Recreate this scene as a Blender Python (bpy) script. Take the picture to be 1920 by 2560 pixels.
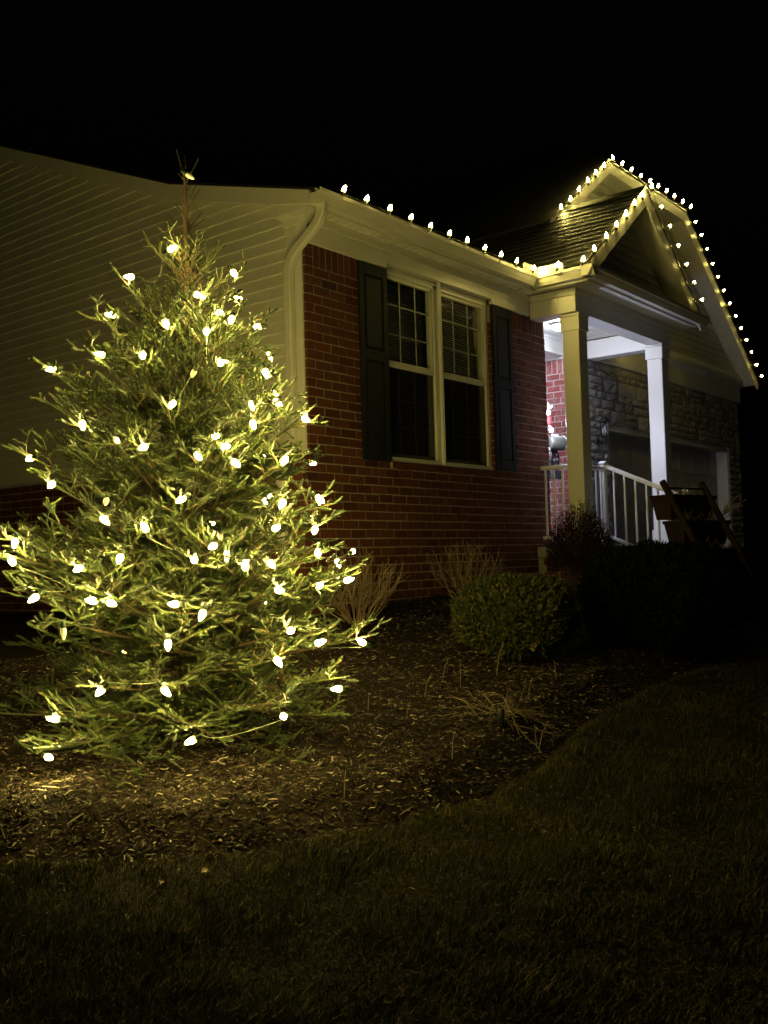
import bpy, math, random
import numpy as np
from mathutils import Matrix, Vector

random.seed(7)
rng = np.random.default_rng(7)
scene = bpy.context.scene
for o in list(bpy.data.objects):
    bpy.data.objects.remove(o)
COL = scene.collection

# ------------------------------------------------------------------ camera
CAM = np.array([-6.05509512, -5.62230371, 0.45716482])
YAW, PITCH, ROLL, FPX = 0.895900881, 0.0454603407, -0.0282754005, 2465.9824


def cam_axes():
    f = np.array([math.sin(YAW) * math.cos(PITCH), math.cos(YAW) * math.cos(PITCH), math.sin(PITCH)])
    r = np.array([math.cos(YAW), -math.sin(YAW), 0.0])
    u = np.cross(r, f)
    c, s = math.cos(ROLL), math.sin(ROLL)
    return c * r + s * u, -s * r + c * u, f


AR, AU, AF = cam_axes()
cam_data = bpy.data.cameras.new("camera")
cam = bpy.data.objects.new("camera", cam_data)
COL.objects.link(cam)
cam.matrix_world = Matrix(((AR[0], AU[0], -AF[0], CAM[0]), (AR[1], AU[1], -AF[1], CAM[1]),
                           (AR[2], AU[2], -AF[2], CAM[2]), (0, 0, 0, 1)))
cam_data.sensor_fit = 'HORIZONTAL'
cam_data.sensor_width = 36.0
cam_data.lens = FPX / 1920.0 * 36.0
cam_data.clip_start = 0.05
cam_data.clip_end = 600.0
scene.camera = cam

# ------------------------------------------------------------------ world (night sky) and exposure
world = bpy.data.worlds.new("World")
scene.world = world
world.use_nodes = True
wn, wl = world.node_tree.nodes, world.node_tree.links
bg = wn.get("Background") or wn.new("ShaderNodeBackground")
sky = wn.new("ShaderNodeTexSky")
sky.sky_type = 'NISHITA'
sky.sun_disc = False
sky.sun_elevation = math.radians(-5.0)
sky.sun_rotation = math.radians(200.0)
wl.new(sky.outputs[0], bg.inputs[0])
bg.inputs[1].default_value = 0.15
BULB_L = 700.0
PORCH_L = 680.0
vs = scene.view_settings
vs.view_transform = 'Standard'
vs.look = 'None'
vs.exposure = 0.0
vs.gamma = 1.0
vs.use_curve_mapping = False
scene.render.engine = 'CYCLES'
cy = scene.cycles
cy.use_denoising = True
try:
    cy.denoiser = 'OPENIMAGEDENOISE'
except Exception:
    pass
cy.max_bounces = 6
cy.diffuse_bounces = 3
cy.glossy_bounces = 3
cy.transmission_bounces = 4
cy.transparent_max_bounces = 8
cy.caustics_reflective = False
cy.caustics_refractive = False
cy.sample_clamp_indirect = 4.0
cy.use_light_tree = True


def ray(x, y):
    return AR * ((x - 960.0) / FPX) - AU * ((y - 1280.0) / FPX) + AF


def hit(x, y, ax, val):
    d = ray(x, y)
    return CAM + d * ((val - CAM[ax]) / d[ax])


def pix(P):
    P = np.asarray(P, float) - CAM
    q = np.stack([P @ AR, P @ AU, P @ AF], -1)
    return np.stack([960 + FPX * q[..., 0] / q[..., 2], 1280 - FPX * q[..., 1] / q[..., 2], q[..., 2]], -1)


# ------------------------------------------------------------------ materials
def new_mat(name):
    m = bpy.data.materials.new(name)
    m.use_nodes = True
    nt = m.node_tree
    return m, nt, nt.nodes["Principled BSDF"]


def link(nt, a, b):
    nt.links.new(a, b)


def rand_socket(nt):
    """a number per object and per loose piece"""
    oi = nt.nodes.new("ShaderNodeObjectInfo")
    ge = nt.nodes.new("ShaderNodeNewGeometry")
    ad = nt.nodes.new("ShaderNodeMath"); ad.operation = 'ADD'
    fr = nt.nodes.new("ShaderNodeMath"); fr.operation = 'FRACT'
    link(nt, oi.outputs["Random"], ad.inputs[0])
    link(nt, ge.outputs["Random Per Island"], ad.inputs[1])
    link(nt, ad.outputs[0], fr.inputs[0])
    return fr.outputs[0]


def ramp(nt, sock, cols):
    r = nt.nodes.new("ShaderNodeValToRGB")
    el = r.color_ramp.elements
    while len(el) < len(cols):
        el.new(0.5)
    for e, (p, c) in zip(el, cols):
        e.position = p
        e.color = (*c, 1)
    link(nt, sock, r.inputs[0])
    return r.outputs[0]


def noise(nt, scale, detail=4.0, rough=0.6, vec=None):
    n = nt.nodes.new("ShaderNodeTexNoise")
    n.inputs["Scale"].default_value = scale
    n.inputs["Detail"].default_value = detail
    n.inputs["Roughness"].default_value = rough
    if vec is None:
        tc = nt.nodes.new("ShaderNodeNewGeometry")
        vec = tc.outputs["Position"]
    link(nt, vec, n.inputs["Vector"])
    return n.outputs[0]


def mixc(nt, fac, a, b, mode='MIX'):
    m = nt.nodes.new("ShaderNodeMix")
    m.data_type = 'RGBA'
    m.blend_type = mode
    if isinstance(fac, float):
        m.inputs[0].default_value = fac
    else:
        link(nt, fac, m.inputs[0])
    for s, i in ((a, 6), (b, 7)):
        if isinstance(s, tuple):
            m.inputs[i].default_value = (*s, 1)
        else:
            link(nt, s, m.inputs[i])
    return m.outputs[2]


def bump(nt, bsdf, h, dist=0.002, strength=0.5):
    b = nt.nodes.new("ShaderNodeBump")
    b.inputs["Distance"].default_value = dist
    b.inputs["Strength"].default_value = strength
    link(nt, h, b.inputs["Height"])
    link(nt, b.outputs[0], bsdf.inputs["Normal"])


def painted(name, col, rough=0.45, var=0.12, bscale=60.0, bdist=0.0008, dirt=None, spec=0.5):
    m, nt, b = new_mat(name)
    n1 = noise(nt, 3.0, 5.0)
    lo = tuple(c * (1 - var) for c in col)
    hi = tuple(min(1, c * (1 + var * 0.6)) for c in col)
    c = ramp(nt, n1, [(0.3, lo), (0.7, hi)])
    if dirt:
        n2 = noise(nt, 14.0, 6.0, 0.7)
        f = ramp(nt, n2, [(0.55, (0, 0, 0)), (0.8, (0.35, 0.35, 0.35))])
        c = mixc(nt, f, c, dirt)
    link(nt, c, b.inputs["Base Color"])
    b.inputs["Roughness"].default_value = rough
    b.inputs["Specular IOR Level"].default_value = spec
    bump(nt, b, noise(nt, bscale, 3.0), bdist, 0.4)
    return m


MAT = {}
MAT['trim'] = painted('white_trim_paint', (0.68, 0.66, 0.62), 0.4, 0.06, 40, 0.0006, (0.35, 0.32, 0.27))
MAT['siding'] = painted('cream_vinyl_siding', (0.68, 0.66, 0.60), 0.42, 0.08, 90, 0.0008, (0.46, 0.43, 0.37))
MAT['gutter'] = painted('white_aluminium_gutter', (0.70, 0.68, 0.62), 0.3, 0.06, 20, 0.0008, (0.4, 0.36, 0.28))
MAT['shutter'] = painted('black_green_shutter', (0.010, 0.012, 0.011), 0.6, 0.25, 70, 0.0008, None, 0.18)
MAT['column'] = painted('white_column_paint', (0.72, 0.70, 0.68), 0.4, 0.04, 30, 0.0004)
MAT['rail'] = painted('white_rail_paint', (0.72, 0.71, 0.69), 0.35, 0.06, 40, 0.0004, (0.3, 0.26, 0.2))
MAT['garage'] = painted('grey_white_door', (0.45, 0.45, 0.44), 0.45, 0.08, 50, 0.0005)
MAT['concrete'] = painted('porch_concrete', (0.34, 0.335, 0.32), 0.8, 0.2, 80, 0.003, (0.25, 0.24, 0.22))
MAT['blind'] = painted('cream_blind_slat', (0.74, 0.71, 0.62), 0.5, 0.05)
MAT['blackmetal'] = painted('black_cast_metal', (0.012, 0.012, 0.012), 0.4, 0.3, 90, 0.0008)
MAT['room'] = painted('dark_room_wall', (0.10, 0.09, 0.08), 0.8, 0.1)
MAT['planter'] = painted('dark_weathered_wood', (0.024, 0.015, 0.009), 0.85, 0.5, 45, 0.003, None, 0.1)
MAT['soil'] = painted('potting_soil', (0.03, 0.022, 0.016), 0.9, 0.5, 120, 0.01)
MAT['cord'] = painted('green_cord', (0.012, 0.022, 0.012), 0.45, 0.2)
MAT['whitecord'] = painted('pale_cord', (0.35, 0.36, 0.30), 0.35, 0.2)
MAT['socket'] = painted('green_socket', (0.012, 0.03, 0.015), 0.4, 0.2)
MAT['bow'] = painted('white_ribbon', (0.75, 0.73, 0.74), 0.6, 0.08)
MAT['redcloth'] = painted('dark_red_cloth', (0.16, 0.015, 0.015), 0.8, 0.3)
MAT['drum'] = painted('dark_olive_metal', (0.045, 0.045, 0.035), 0.4, 0.3)
MAT['drumend'] = painted('pale_enamel', (0.62, 0.62, 0.52), 0.35, 0.06)
MAT['slate'] = painted('dark_grey_base', (0.06, 0.06, 0.07), 0.6, 0.2)


def brick_mat(name, cols, smear=0.0):
    m, nt, b = new_mat(name)
    c = ramp(nt, rand_socket(nt), cols)
    n = noise(nt, 28.0, 6.0, 0.7)
    c = mixc(nt, ramp(nt, n, [(0.35, (0.35, 0.35, 0.35)), (0.7, (0.0, 0.0, 0.0))]), c, (0.05, 0.018, 0.012))
    n2 = noise(nt, 9.0, 7.0, 0.75)
    c = mixc(nt, ramp(nt, n2, [(0.60 - smear * 0.16, (0, 0, 0)), (0.72 - smear * 0.1, (0.25 + smear * 0.5,) * 3)]), c,
             (0.30, 0.24, 0.20) if not smear else (0.55, 0.48, 0.46))
    link(nt, c, b.inputs["Base Color"])
    b.inputs["Roughness"].default_value = 0.85
    b.inputs["Specular IOR Level"].default_value = 0.2
    bump(nt, b, noise(nt, 120.0, 5.0, 0.7), 0.003, 0.6)
    return m


MAT['brick'] = brick_mat('red_brick', [(0.0, (0.085, 0.024, 0.013)), (0.35, (0.13, 0.038, 0.019)), (0.6, (0.112, 0.034, 0.018)),
                                       (0.85, (0.16, 0.054, 0.028)), (1.0, (0.060, 0.021, 0.014))])
MAT['porchbrick'] = brick_mat('mortar_smeared_red_brick', [(0.0, (0.42, 0.10, 0.085)), (0.5, (0.50, 0.14, 0.12)),
                                                           (1.0, (0.37, 0.095, 0.085))], 0.7)
m, nt, b = new_mat('mortar')
link(nt, ramp(nt, noise(nt, 25.0, 6.0, 0.7), [(0.3, (0.22, 0.185, 0.15)), (0.7, (0.37, 0.325, 0.27))]), b.inputs["Base Color"])
b.inputs["Roughness"].default_value = 0.95
bump(nt, b, noise(nt, 200.0, 4.0), 0.002, 0.6)
MAT['mortar'] = m
MAT['palemortar'] = painted('pale_mortar', (0.72, 0.66, 0.62), 0.9, 0.12, 150, 0.002)

m, nt, b = new_mat('grey_tan_stone')
c = ramp(nt, rand_socket(nt), [(0.0, (0.22, 0.21, 0.195)), (0.35, (0.36, 0.35, 0.325)), (0.7, (0.29, 0.265, 0.23)), (1.0, (0.44, 0.43, 0.41))])
c = mixc(nt, ramp(nt, noise(nt, 18.0, 7.0, 0.7), [(0.35, (0.6, 0.6, 0.6)), (0.65, (0, 0, 0))]), c, (0.12, 0.10, 0.085))
link(nt, c, b.inputs["Base Color"])
b.inputs["Roughness"].default_value = 0.9
bump(nt, b, noise(nt, 40.0, 7.0, 0.7), 0.012, 0.8)
MAT['stone'] = m

m, nt, b = new_mat('asphalt_shingle')
c = ramp(nt, rand_socket(nt), [(0.0, (0.009, 0.008, 0.0075)), (1.0, (0.022, 0.020, 0.018))])
link(nt, c, b.inputs["Base Color"])
b.inputs["Roughness"].default_value = 0.5
bump(nt, b, noise(nt, 260.0, 4.0, 0.8), 0.004, 0.8)
MAT['shingle'] = m

m, nt, b = new_mat('window_glass')
nt.nodes.remove(b)
tr = nt.nodes.new("ShaderNodeBsdfTransparent"); tr.inputs[0].default_value = (0.86, 0.9, 0.86, 1)
gl = nt.nodes.new("ShaderNodeBsdfGlossy"); gl.inputs["Roughness"].default_value = 0.01
lw = nt.nodes.new("ShaderNodeLayerWeight"); lw.inputs[0].default_value = 0.5
pw = nt.nodes.new("ShaderNodeMath"); pw.operation = 'POWER'; pw.inputs[1].default_value = 4.0
link(nt, lw.outputs["Facing"], pw.inputs[0])
fr = nt.nodes.new("ShaderNodeMath"); fr.operation = 'MULTIPLY_ADD'; fr.inputs[1].default_value = 0.85; fr.inputs[2].default_value = 0.10
link(nt, pw.outputs[0], fr.inputs[0])
mx = nt.nodes.new("ShaderNodeMixShader")
link(nt, fr.outputs[0], mx.inputs[0]); link(nt, tr.outputs[0], mx.inputs[1]); link(nt, gl.outputs[0], mx.inputs[2])
link(nt, mx.outputs[0], nt.nodes["Material Output"].inputs[0])
MAT['glass'] = m

m, nt, b = new_mat('insect_screen')   # dull mesh screen over the lower sashes
nt.nodes.remove(b)
tr = nt.nodes.new("ShaderNodeBsdfTransparent"); tr.inputs[0].default_value = (1, 1, 1, 1)
df = nt.nodes.new("ShaderNodeBsdfDiffuse"); df.inputs[0].default_value = (0.012, 0.012, 0.012, 1)
mx = nt.nodes.new("ShaderNodeMixShader"); mx.inputs[0].default_value = 0.45
link(nt, tr.outputs[0], mx.inputs[1]); link(nt, df.outputs[0], mx.inputs[2])
link(nt, mx.outputs[0], nt.nodes["Material Output"].inputs[0])
MAT['screen'] = m


def emit_mat(name, col, strength):
    m, nt, b = new_mat(name)
    b.inputs["Base Color"].default_value = (0.8, 0.78, 0.7, 1)
    b.inputs["Emission Color"].default_value = (*col, 1)
    b.inputs["Emission Strength"].default_value = strength
    return m


m, nt, b = new_mat('warm_white_bulb')
b.inputs["Base Color"].default_value = (0.8, 0.76, 0.6, 1)
b.inputs["Roughness"].default_value = 0.3
tc = nt.nodes.new("ShaderNodeTexCoord")
sx = nt.nodes.new("ShaderNodeSeparateXYZ"); link(nt, tc.outputs["Object"], sx.inputs[0])
mr = nt.nodes.new("ShaderNodeMapRange"); mr.inputs[1].default_value = 0.002; mr.inputs[2].default_value = 0.020
link(nt, sx.outputs[2], mr.inputs[0])
ec = ramp(nt, mr.outputs[0], [(0.0, (1.0, 0.62, 0.05)), (1.0, (1.0, 0.80, 0.20))])
pw = nt.nodes.new("ShaderNodeMath"); pw.operation = 'POWER'; pw.inputs[1].default_value = 3.0; link(nt, mr.outputs[0], pw.inputs[0])
oi = nt.nodes.new("ShaderNodeObjectInfo")
vr = nt.nodes.new("ShaderNodeMapRange"); vr.inputs[3].default_value = 0.55 * BULB_L; vr.inputs[4].default_value = 1.45 * BULB_L
link(nt, oi.outputs["Random"], vr.inputs[0])
es = nt.nodes.new("ShaderNodeMath"); es.operation = 'MULTIPLY_ADD'; es.inputs[2].default_value = 0.9
link(nt, pw.outputs[0], es.inputs[0]); link(nt, vr.outputs[0], es.inputs[1])
link(nt, ec, b.inputs["Emission Color"]); link(nt, es.outputs[0], b.inputs["Emission Strength"])
MAT['bulb'] = m
m2 = m.copy(); m2.name = 'warm_white_roof_bulb'
for nd_ in m2.node_tree.nodes:
    if nd_.type == 'MAP_RANGE' and nd_.inputs[4].default_value > 10:
        nd_.inputs[3].default_value = 0.34 * BULB_L; nd_.inputs[4].default_value = 0.72 * BULB_L
MAT['roofbulb'] = m2
MAT['dimbulb'] = emit_mat('faint_bulb', (1.0, 0.9, 0.6), 0.02)
MAT['ceilinglamp'] = emit_mat('ceiling_lamp_lens', (0.8, 0.85, 1.0), 190.0)
MAT['porchlamp'] = emit_mat('cool_white_lamp', (0.68, 0.745, 1.0), PORCH_L)
m, nt, b = new_mat('lantern_glass_bulb')
b.inputs["Base Color"].default_value = (0.8, 0.8, 0.82, 1)
b.inputs["Roughness"].default_value = 0.08
MAT['lampglass'] = m


def leaf_mat(name, cols, rough=0.5, trans=0.25, nscale=6.0, spec=0.35):
    m, nt, b = new_mat(name)
    ge = nt.nodes.new("ShaderNodeNewGeometry")
    c = ramp(nt, ge.outputs["Random Per Island"], cols)
    c2 = mixc(nt, ramp(nt, noise(nt, nscale, 3.0), [(0.35, (0.45, 0.45, 0.45)), (0.65, (0, 0, 0))]), c, tuple(v * 0.5 for v in cols[0][1]))
    link(nt, c2, b.inputs["Base Color"])
    b.inputs["Roughness"].default_value = rough
    b.inputs["Specular IOR Level"].default_value = spec
    tl = nt.nodes.new("ShaderNodeBsdfTranslucent")
    link(nt, c2, tl.inputs[0])
    mx = nt.nodes.new("ShaderNodeMixShader"); mx.inputs[0].default_value = trans
    link(nt, b.outputs[0], mx.inputs[1]); link(nt, tl.outputs[0], mx.inputs[2])
    link(nt, mx.outputs[0], nt.nodes["Material Output"].inputs[0])
    return m


MAT['needle'] = leaf_mat('spruce_needles', [(0.0, (0.026, 0.040, 0.013)), (0.5, (0.046, 0.064, 0.020)), (0.9, (0.074, 0.092, 0.028)), (1.0, (0.095, 0.066, 0.026))], 0.45, 0.15)
MAT['hedgeleaf'] = leaf_mat('boxwood_leaves', [(0.0, (0.022, 0.034, 0.008)), (0.6, (0.05, 0.058, 0.015)), (1.0, (0.12, 0.085, 0.025))], 0.6, 0.12, 9.0, 0.15)
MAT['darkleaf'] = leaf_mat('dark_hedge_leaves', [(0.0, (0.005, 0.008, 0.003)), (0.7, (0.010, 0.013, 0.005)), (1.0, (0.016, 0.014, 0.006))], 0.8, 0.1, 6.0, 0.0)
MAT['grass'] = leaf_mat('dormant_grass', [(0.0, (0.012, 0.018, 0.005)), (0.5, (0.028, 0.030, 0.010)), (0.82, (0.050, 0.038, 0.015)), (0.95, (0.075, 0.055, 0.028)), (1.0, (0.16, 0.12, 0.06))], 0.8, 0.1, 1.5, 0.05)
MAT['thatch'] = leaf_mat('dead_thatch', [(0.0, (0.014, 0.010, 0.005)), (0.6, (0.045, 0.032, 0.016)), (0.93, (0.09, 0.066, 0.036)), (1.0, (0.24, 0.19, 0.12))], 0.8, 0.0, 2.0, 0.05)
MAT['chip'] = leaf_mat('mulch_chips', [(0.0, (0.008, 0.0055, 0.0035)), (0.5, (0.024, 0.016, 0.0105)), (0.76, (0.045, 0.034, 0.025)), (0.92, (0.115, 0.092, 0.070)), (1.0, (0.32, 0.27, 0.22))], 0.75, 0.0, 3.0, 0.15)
MAT['deadleaf'] = leaf_mat('dry_leaf', [(0.0, (0.16, 0.115, 0.065)), (1.0, (0.34, 0.26, 0.16))], 0.7, 0.15)
MAT['redleaf'] = leaf_mat('dark_red_leaves', [(0.0, (0.018, 0.006, 0.006)), (1.0, (0.045, 0.016, 0.013))], 0.7, 0.1, 6.0, 0.1)


def bark_mat(name, a, b_):
    m, nt, b = new_mat(name)
    link(nt, ramp(nt, noise(nt, 45.0, 6.0, 0.7), [(0.3, a), (0.7, b_)]), b.inputs["Base Color"])
    b.inputs["Roughness"].default_value = 0.85
    bump(nt, b, noise(nt, 110.0, 5.0, 0.7), 0.003, 0.8)
    return m


MAT['bark'] = bark_mat('spruce_bark', (0.05, 0.03, 0.016), (0.11, 0.07, 0.04))
MAT['twig'] = bark_mat('grey_brown_twig', (0.13, 0.09, 0.06), (0.26, 0.19, 0.13))
MAT['darktwig'] = bark_mat('dark_twig', (0.03, 0.022, 0.014), (0.06, 0.045, 0.03))
MAT['stalk'] = bark_mat('straw_stalk', (0.05, 0.036, 0.022), (0.16, 0.12, 0.075))

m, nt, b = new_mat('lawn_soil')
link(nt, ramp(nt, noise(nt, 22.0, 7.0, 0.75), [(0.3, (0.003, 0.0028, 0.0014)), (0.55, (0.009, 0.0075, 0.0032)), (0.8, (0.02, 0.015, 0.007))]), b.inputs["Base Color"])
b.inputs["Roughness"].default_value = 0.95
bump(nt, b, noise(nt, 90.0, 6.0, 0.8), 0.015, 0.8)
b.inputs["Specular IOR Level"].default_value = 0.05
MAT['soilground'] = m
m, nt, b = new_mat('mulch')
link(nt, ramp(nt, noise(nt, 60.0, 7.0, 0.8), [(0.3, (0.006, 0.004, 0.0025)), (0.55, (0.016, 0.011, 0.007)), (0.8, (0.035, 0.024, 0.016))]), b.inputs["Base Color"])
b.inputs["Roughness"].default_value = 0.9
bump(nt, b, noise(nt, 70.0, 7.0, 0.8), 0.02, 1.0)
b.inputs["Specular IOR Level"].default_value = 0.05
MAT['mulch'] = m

m, nt, b = new_mat('plaid_cloth')
ge = nt.nodes.new("ShaderNodeNewGeometry")
sp = nt.nodes.new("ShaderNodeSeparateXYZ"); link(nt, ge.outputs["Position"], sp.inputs[0])


def stripes(sock, freq, thr):
    a = nt.nodes.new("ShaderNodeMath"); a.operation = 'MULTIPLY'; a.inputs[1].default_value = freq; link(nt, sock, a.inputs[0])
    f = nt.nodes.new("ShaderNodeMath"); f.operation = 'FRACT'; link(nt, a.outputs[0], f.inputs[0])
    g = nt.nodes.new("ShaderNodeMath"); g.operation = 'GREATER_THAN'; g.inputs[1].default_value = thr; link(nt, f.outputs[0], g.inputs[0])
    return g.outputs[0]


yy = nt.nodes.new("ShaderNodeMath"); yy.operation = 'ADD'
link(nt, sp.outputs[0], yy.inputs[0]); link(nt, sp.outputs[1], yy.inputs[1])
c = mixc(nt, stripes(sp.outputs[2], 16.0, 0.5), (0.30, 0.29, 0.30), (0.03, 0.028, 0.03))
c = mixc(nt, stripes(yy.outputs[0], 22.0, 0.5), c, (0.02, 0.018, 0.02))
c = mixc(nt, stripes(sp.outputs[2], 8.0, 0.92), c, (0.25, 0.03, 0.03))
link(nt, c, b.inputs["Base Color"]); b.inputs["Roughness"].default_value = 0.9
MAT['plaid'] = m


# ------------------------------------------------------------------ mesh helpers
def mesh_np(name, V, F, mat, smooth=False):
    """V (n,3), F (m,k) all faces of equal size"""
    V = np.asarray(V, np.float32)
    F = np.asarray(F, np.int32)
    me = bpy.data.meshes.new(name)
    k = F.shape[1]
    me.vertices.add(len(V)); me.vertices.foreach_set("co", V.ravel())
    me.loops.add(F.size); me.loops.foreach_set("vertex_index", F.ravel())
    me.polygons.add(len(F))
    me.polygons.foreach_set("loop_start", np.arange(0, F.size, k, dtype=np.int32))
    me.polygons.foreach_set("loop_total", np.full(len(F), k, np.int32))
    me.polygons.foreach_set("use_smooth", np.full(len(F), smooth, bool))
    me.update(calc_edges=True)
    me.materials.append(mat)
    return me


def put(name, me, parent=None, pinv=None, kind=None):
    o = bpy.data.objects.new(name, me)
    COL.objects.link(o)
    if parent is not None:
        o.parent = parent
        if parent.type == 'EMPTY':
            o.matrix_parent_inverse = Matrix.Translation(-parent.location)
    if kind:
        o['kind'] = kind
    return o


def thing(name, label, cat, loc=(0, 0, 0), group=None):
    o = bpy.data.objects.new(name, None)
    o.empty_display_size = 0.1
    COL.objects.link(o)
    o.location = loc
    o['label'] = label
    o['category'] = cat
    if group:
        o['group'] = group
    return o


class MB:
    def __init__(self):
        self.v = []
        self.f = []

    def add(self, V, F):
        n = len(self.v)
        self.v += [tuple(map(float, p)) for p in V]
        self.f += [tuple(n + i for i in f) for f in F]
        return self

    def box(self, x0, x1, y0, y1, z0, z1, b=0.0):
        if b <= 0:
            V = [(x, y, z) for z in (z0, z1) for y in (y0, y1) for x in (x0, x1)]
            return self.add(V, [(0, 2, 3, 1), (4, 5, 7, 6), (0, 1, 5, 4), (2, 6, 7, 3), (0, 4, 6, 2), (1, 3, 7, 5)])
        # box with chamfered edges (24 corner points)
        V = []
        idx = {}
        for a, (x, dx) in enumerate(((x0, b), (x1, -b))):
            for c, (y, dy) in enumerate(((y0, b), (y1, -b))):
                for d, (z, dz) in enumerate(((z0, b), (z1, -b))):
                    idx[a, c, d, 'x'] = len(V); V.append((x, y + dy, z + dz))
                    idx[a, c, d, 'y'] = len(V); V.append((x + dx, y, z + dz))
                    idx[a, c, d, 'z'] = len(V); V.append((x + dx, y + dy, z))
        F = []
        q = [(0, 0), (0, 1), (1, 1), (1, 0)]
        F.append([idx[0, c, d, 'x'] for c, d in q]); F.append([idx[1, c, d, 'x'] for c, d in reversed(q)])
        F.append([idx[c, 0, d, 'y'] for c, d in reversed(q)]); F.append([idx[c, 1, d, 'y'] for c, d in q])
        F.append([idx[c, d, 0, 'z'] for c, d in q]); F.append([idx[c, d, 1, 'z'] for c, d in reversed(q)])
        for c in (0, 1):
            for d in (0, 1):
                F.append([idx[0, c, d, 'y'], idx[1, c, d, 'y'], idx[1, c, d, 'z'], idx[0, c, d, 'z']])
                F.append([idx[c, 0, d, 'x'], idx[c, 1, d, 'x'], idx[c, 1, d, 'z'], idx[c, 0, d, 'z']])
                F.append([idx[c, d, 0, 'x'], idx[c, d, 1, 'x'], idx[c, d, 1, 'y'], idx[c, d, 0, 'y']])
                for e in (0, 1):
                    F.append([idx[c, d, e, k] for k in 'xyz'])
        return self.add(V, F)

    def prism(self, pts, ext):
        """closed polygon pts (3D) swept by vector ext"""
        n = len(pts)
        P = [np.array(p, float) for p in pts]
        Q = [p + np.array(ext, float) for p in P]
        F = [tuple(range(n))[::-1], tuple(range(n, 2 * n))]
        F += [(i, (i + 1) % n, n + (i + 1) % n, n + i) for i in range(n)]
        return self.add(P + Q, F)

    def profx(self, prof, x0, x1):
        return self.prism([(x0, y, z) for y, z in prof], (x1 - x0, 0, 0))

    def profy(self, prof, y0, y1):
        return self.prism([(x, y0, z) for x, z in prof], (0, y1 - y0, 0))

    def tube(self, pts, rad, n=6, cap=True):
        P = [np.array(p, float) for p in pts]
        R = rad if hasattr(rad, '__len__') else [rad] * len(P)
        rings = []
        up = np.array([0.13, 0.21, 0.97])
        for i, p in enumerate(P):
            t = P[min(i + 1, len(P) - 1)] - P[max(i - 1, 0)]
            t /= (np.linalg.norm(t) + 1e-9)
            if abs(t @ up) > 0.97:
                up = np.array([0.9, 0.3, 0.1])
            a = np.cross(t, up); a /= np.linalg.norm(a)
            c = np.cross(t, a)
            rings.append([p + R[i] * (math.cos(6.2832 * k / n) * a + math.sin(6.2832 * k / n) * c) for k in range(n)])
        V = [q for r in rings for q in r]
        F = []
        for i in range(len(P) - 1):
            for k in range(n):
                F.append((i * n + k, i * n + (k + 1) % n, (i + 1) * n + (k + 1) % n, (i + 1) * n + k))
        if cap:
            F.append(tuple(range(n))[::-1]); F.append(tuple((len(P) - 1) * n + k for k in range(n)))
        return self.add(V, F)

    def lathe(self, prof, c, n=12, axis=(0, 0, 1)):
        """prof: (radius, distance along axis)"""
        ax = np.array(axis, float); ax /= np.linalg.norm(ax)
        up = np.array([1.0, 0.2, 0.1]) if abs(ax[0]) < 0.8 else np.array([0.1, 1.0, 0.2])
        a = np.cross(ax, up); a /= np.linalg.norm(a); bb = np.cross(ax, a)
        c = np.array(c, float)
        V = [c + h * ax + r * (math.cos(6.2832 * k / n) * a + math.sin(6.2832 * k / n) * bb) for r, h in prof for k in range(n)]
        F = []
        for i in range(len(prof) - 1):
            for k in range(n):
                F.append((i * n + k, i * n + (k + 1) % n, (i + 1) * n + (k + 1) % n, (i + 1) * n + k))
        F.append(tuple(range(n))[::-1]); F.append(tuple((len(prof) - 1) * n + k for k in range(n)))
        return self.add(V, F)

    def mesh(self, name, mat, smooth=False):
        me = bpy.data.meshes.new(name)
        me.from_pydata(self.v, [], self.f)
        if smooth:
            me.polygons.foreach_set("use_smooth", np.full(len(me.polygons), True, bool))
        me.update()
        me.materials.append(mat)
        return me

    def build(self, name, mat, parent=None, smooth=False, kind=None):
        return put(name, self.mesh(name, mat, smooth), parent, kind=kind)


# ------------------------------------------------------------------ ground
BED = np.array([(-5.6, 3.0), (-5.35, -0.6), (-4.85, -1.75), (-4.15, -2.38), (-3.62, -2.78), (-3.05, -3.02), (-2.4, -3.10),
                (-1.75, -3.06), (-1.1, -2.90), (-0.4, -2.78), (0.5, -2.72), (2.0, -2.95), (3.2, -2.8), (4.1, -2.1), (4.2, -0.3), (4.2, 1.0), (-0.02, 1.0), (-0.02, 12.0), (-4.0, 12.0)])


def bed_sd(x, y):
    """signed distance to the bed's outline, positive inside"""
    x = np.asarray(x, float); y = np.asarray(y, float)
    d = np.full(x.shape, 1e9); ins = np.zeros(x.shape, bool)
    n = len(BED)
    for i in range(n):
        ax, ay = BED[i]; bx, by = BED[(i + 1) % n]
        t = np.clip(((x - ax) * (bx - ax) + (y - ay) * (by - ay)) / ((bx - ax) ** 2 + (by - ay) ** 2), 0, 1)
        d = np.minimum(d, np.hypot(x - ax - t * (bx - ax), y - ay - t * (by - ay)))
        cr = ((ay > y) != (by > y)) & (x < (bx - ax) * (y - ay) / (by - ay + 1e-12) + ax)
        ins ^= cr
    return np.where(ins, d, -d)


_ph = rng.uniform(0, 6.28, (14, 2)); _fr = rng.uniform(0.5, 1.0, (14, 2)) * rng.choice([-1, 1], (14, 2))


def bumps(x, y, f0, n=7):
    s = 0
    for i in range(n):
        k = f0 * (1.45 ** i)
        s = s + np.sin(k * _fr[i, 0] * x + k * _fr[i, 1] * y * 1.1 + _ph[i, 0]) * np.sin(k * 0.8 * _fr[i + 7, 0] * y - k * 0.6 * _fr[i + 7, 1] * x + _ph[i, 1]) / (1.25 ** i)
    return s


def base_z(x, y):
    x = np.asarray(x, float); y = np.asarray(y, float)
    xx = np.clip(x, -12, 7.0); yy = np.clip(y, -14, 0.0)
    z = -0.05 + 0.04 * xx + 0.144 * yy
    return z


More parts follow.
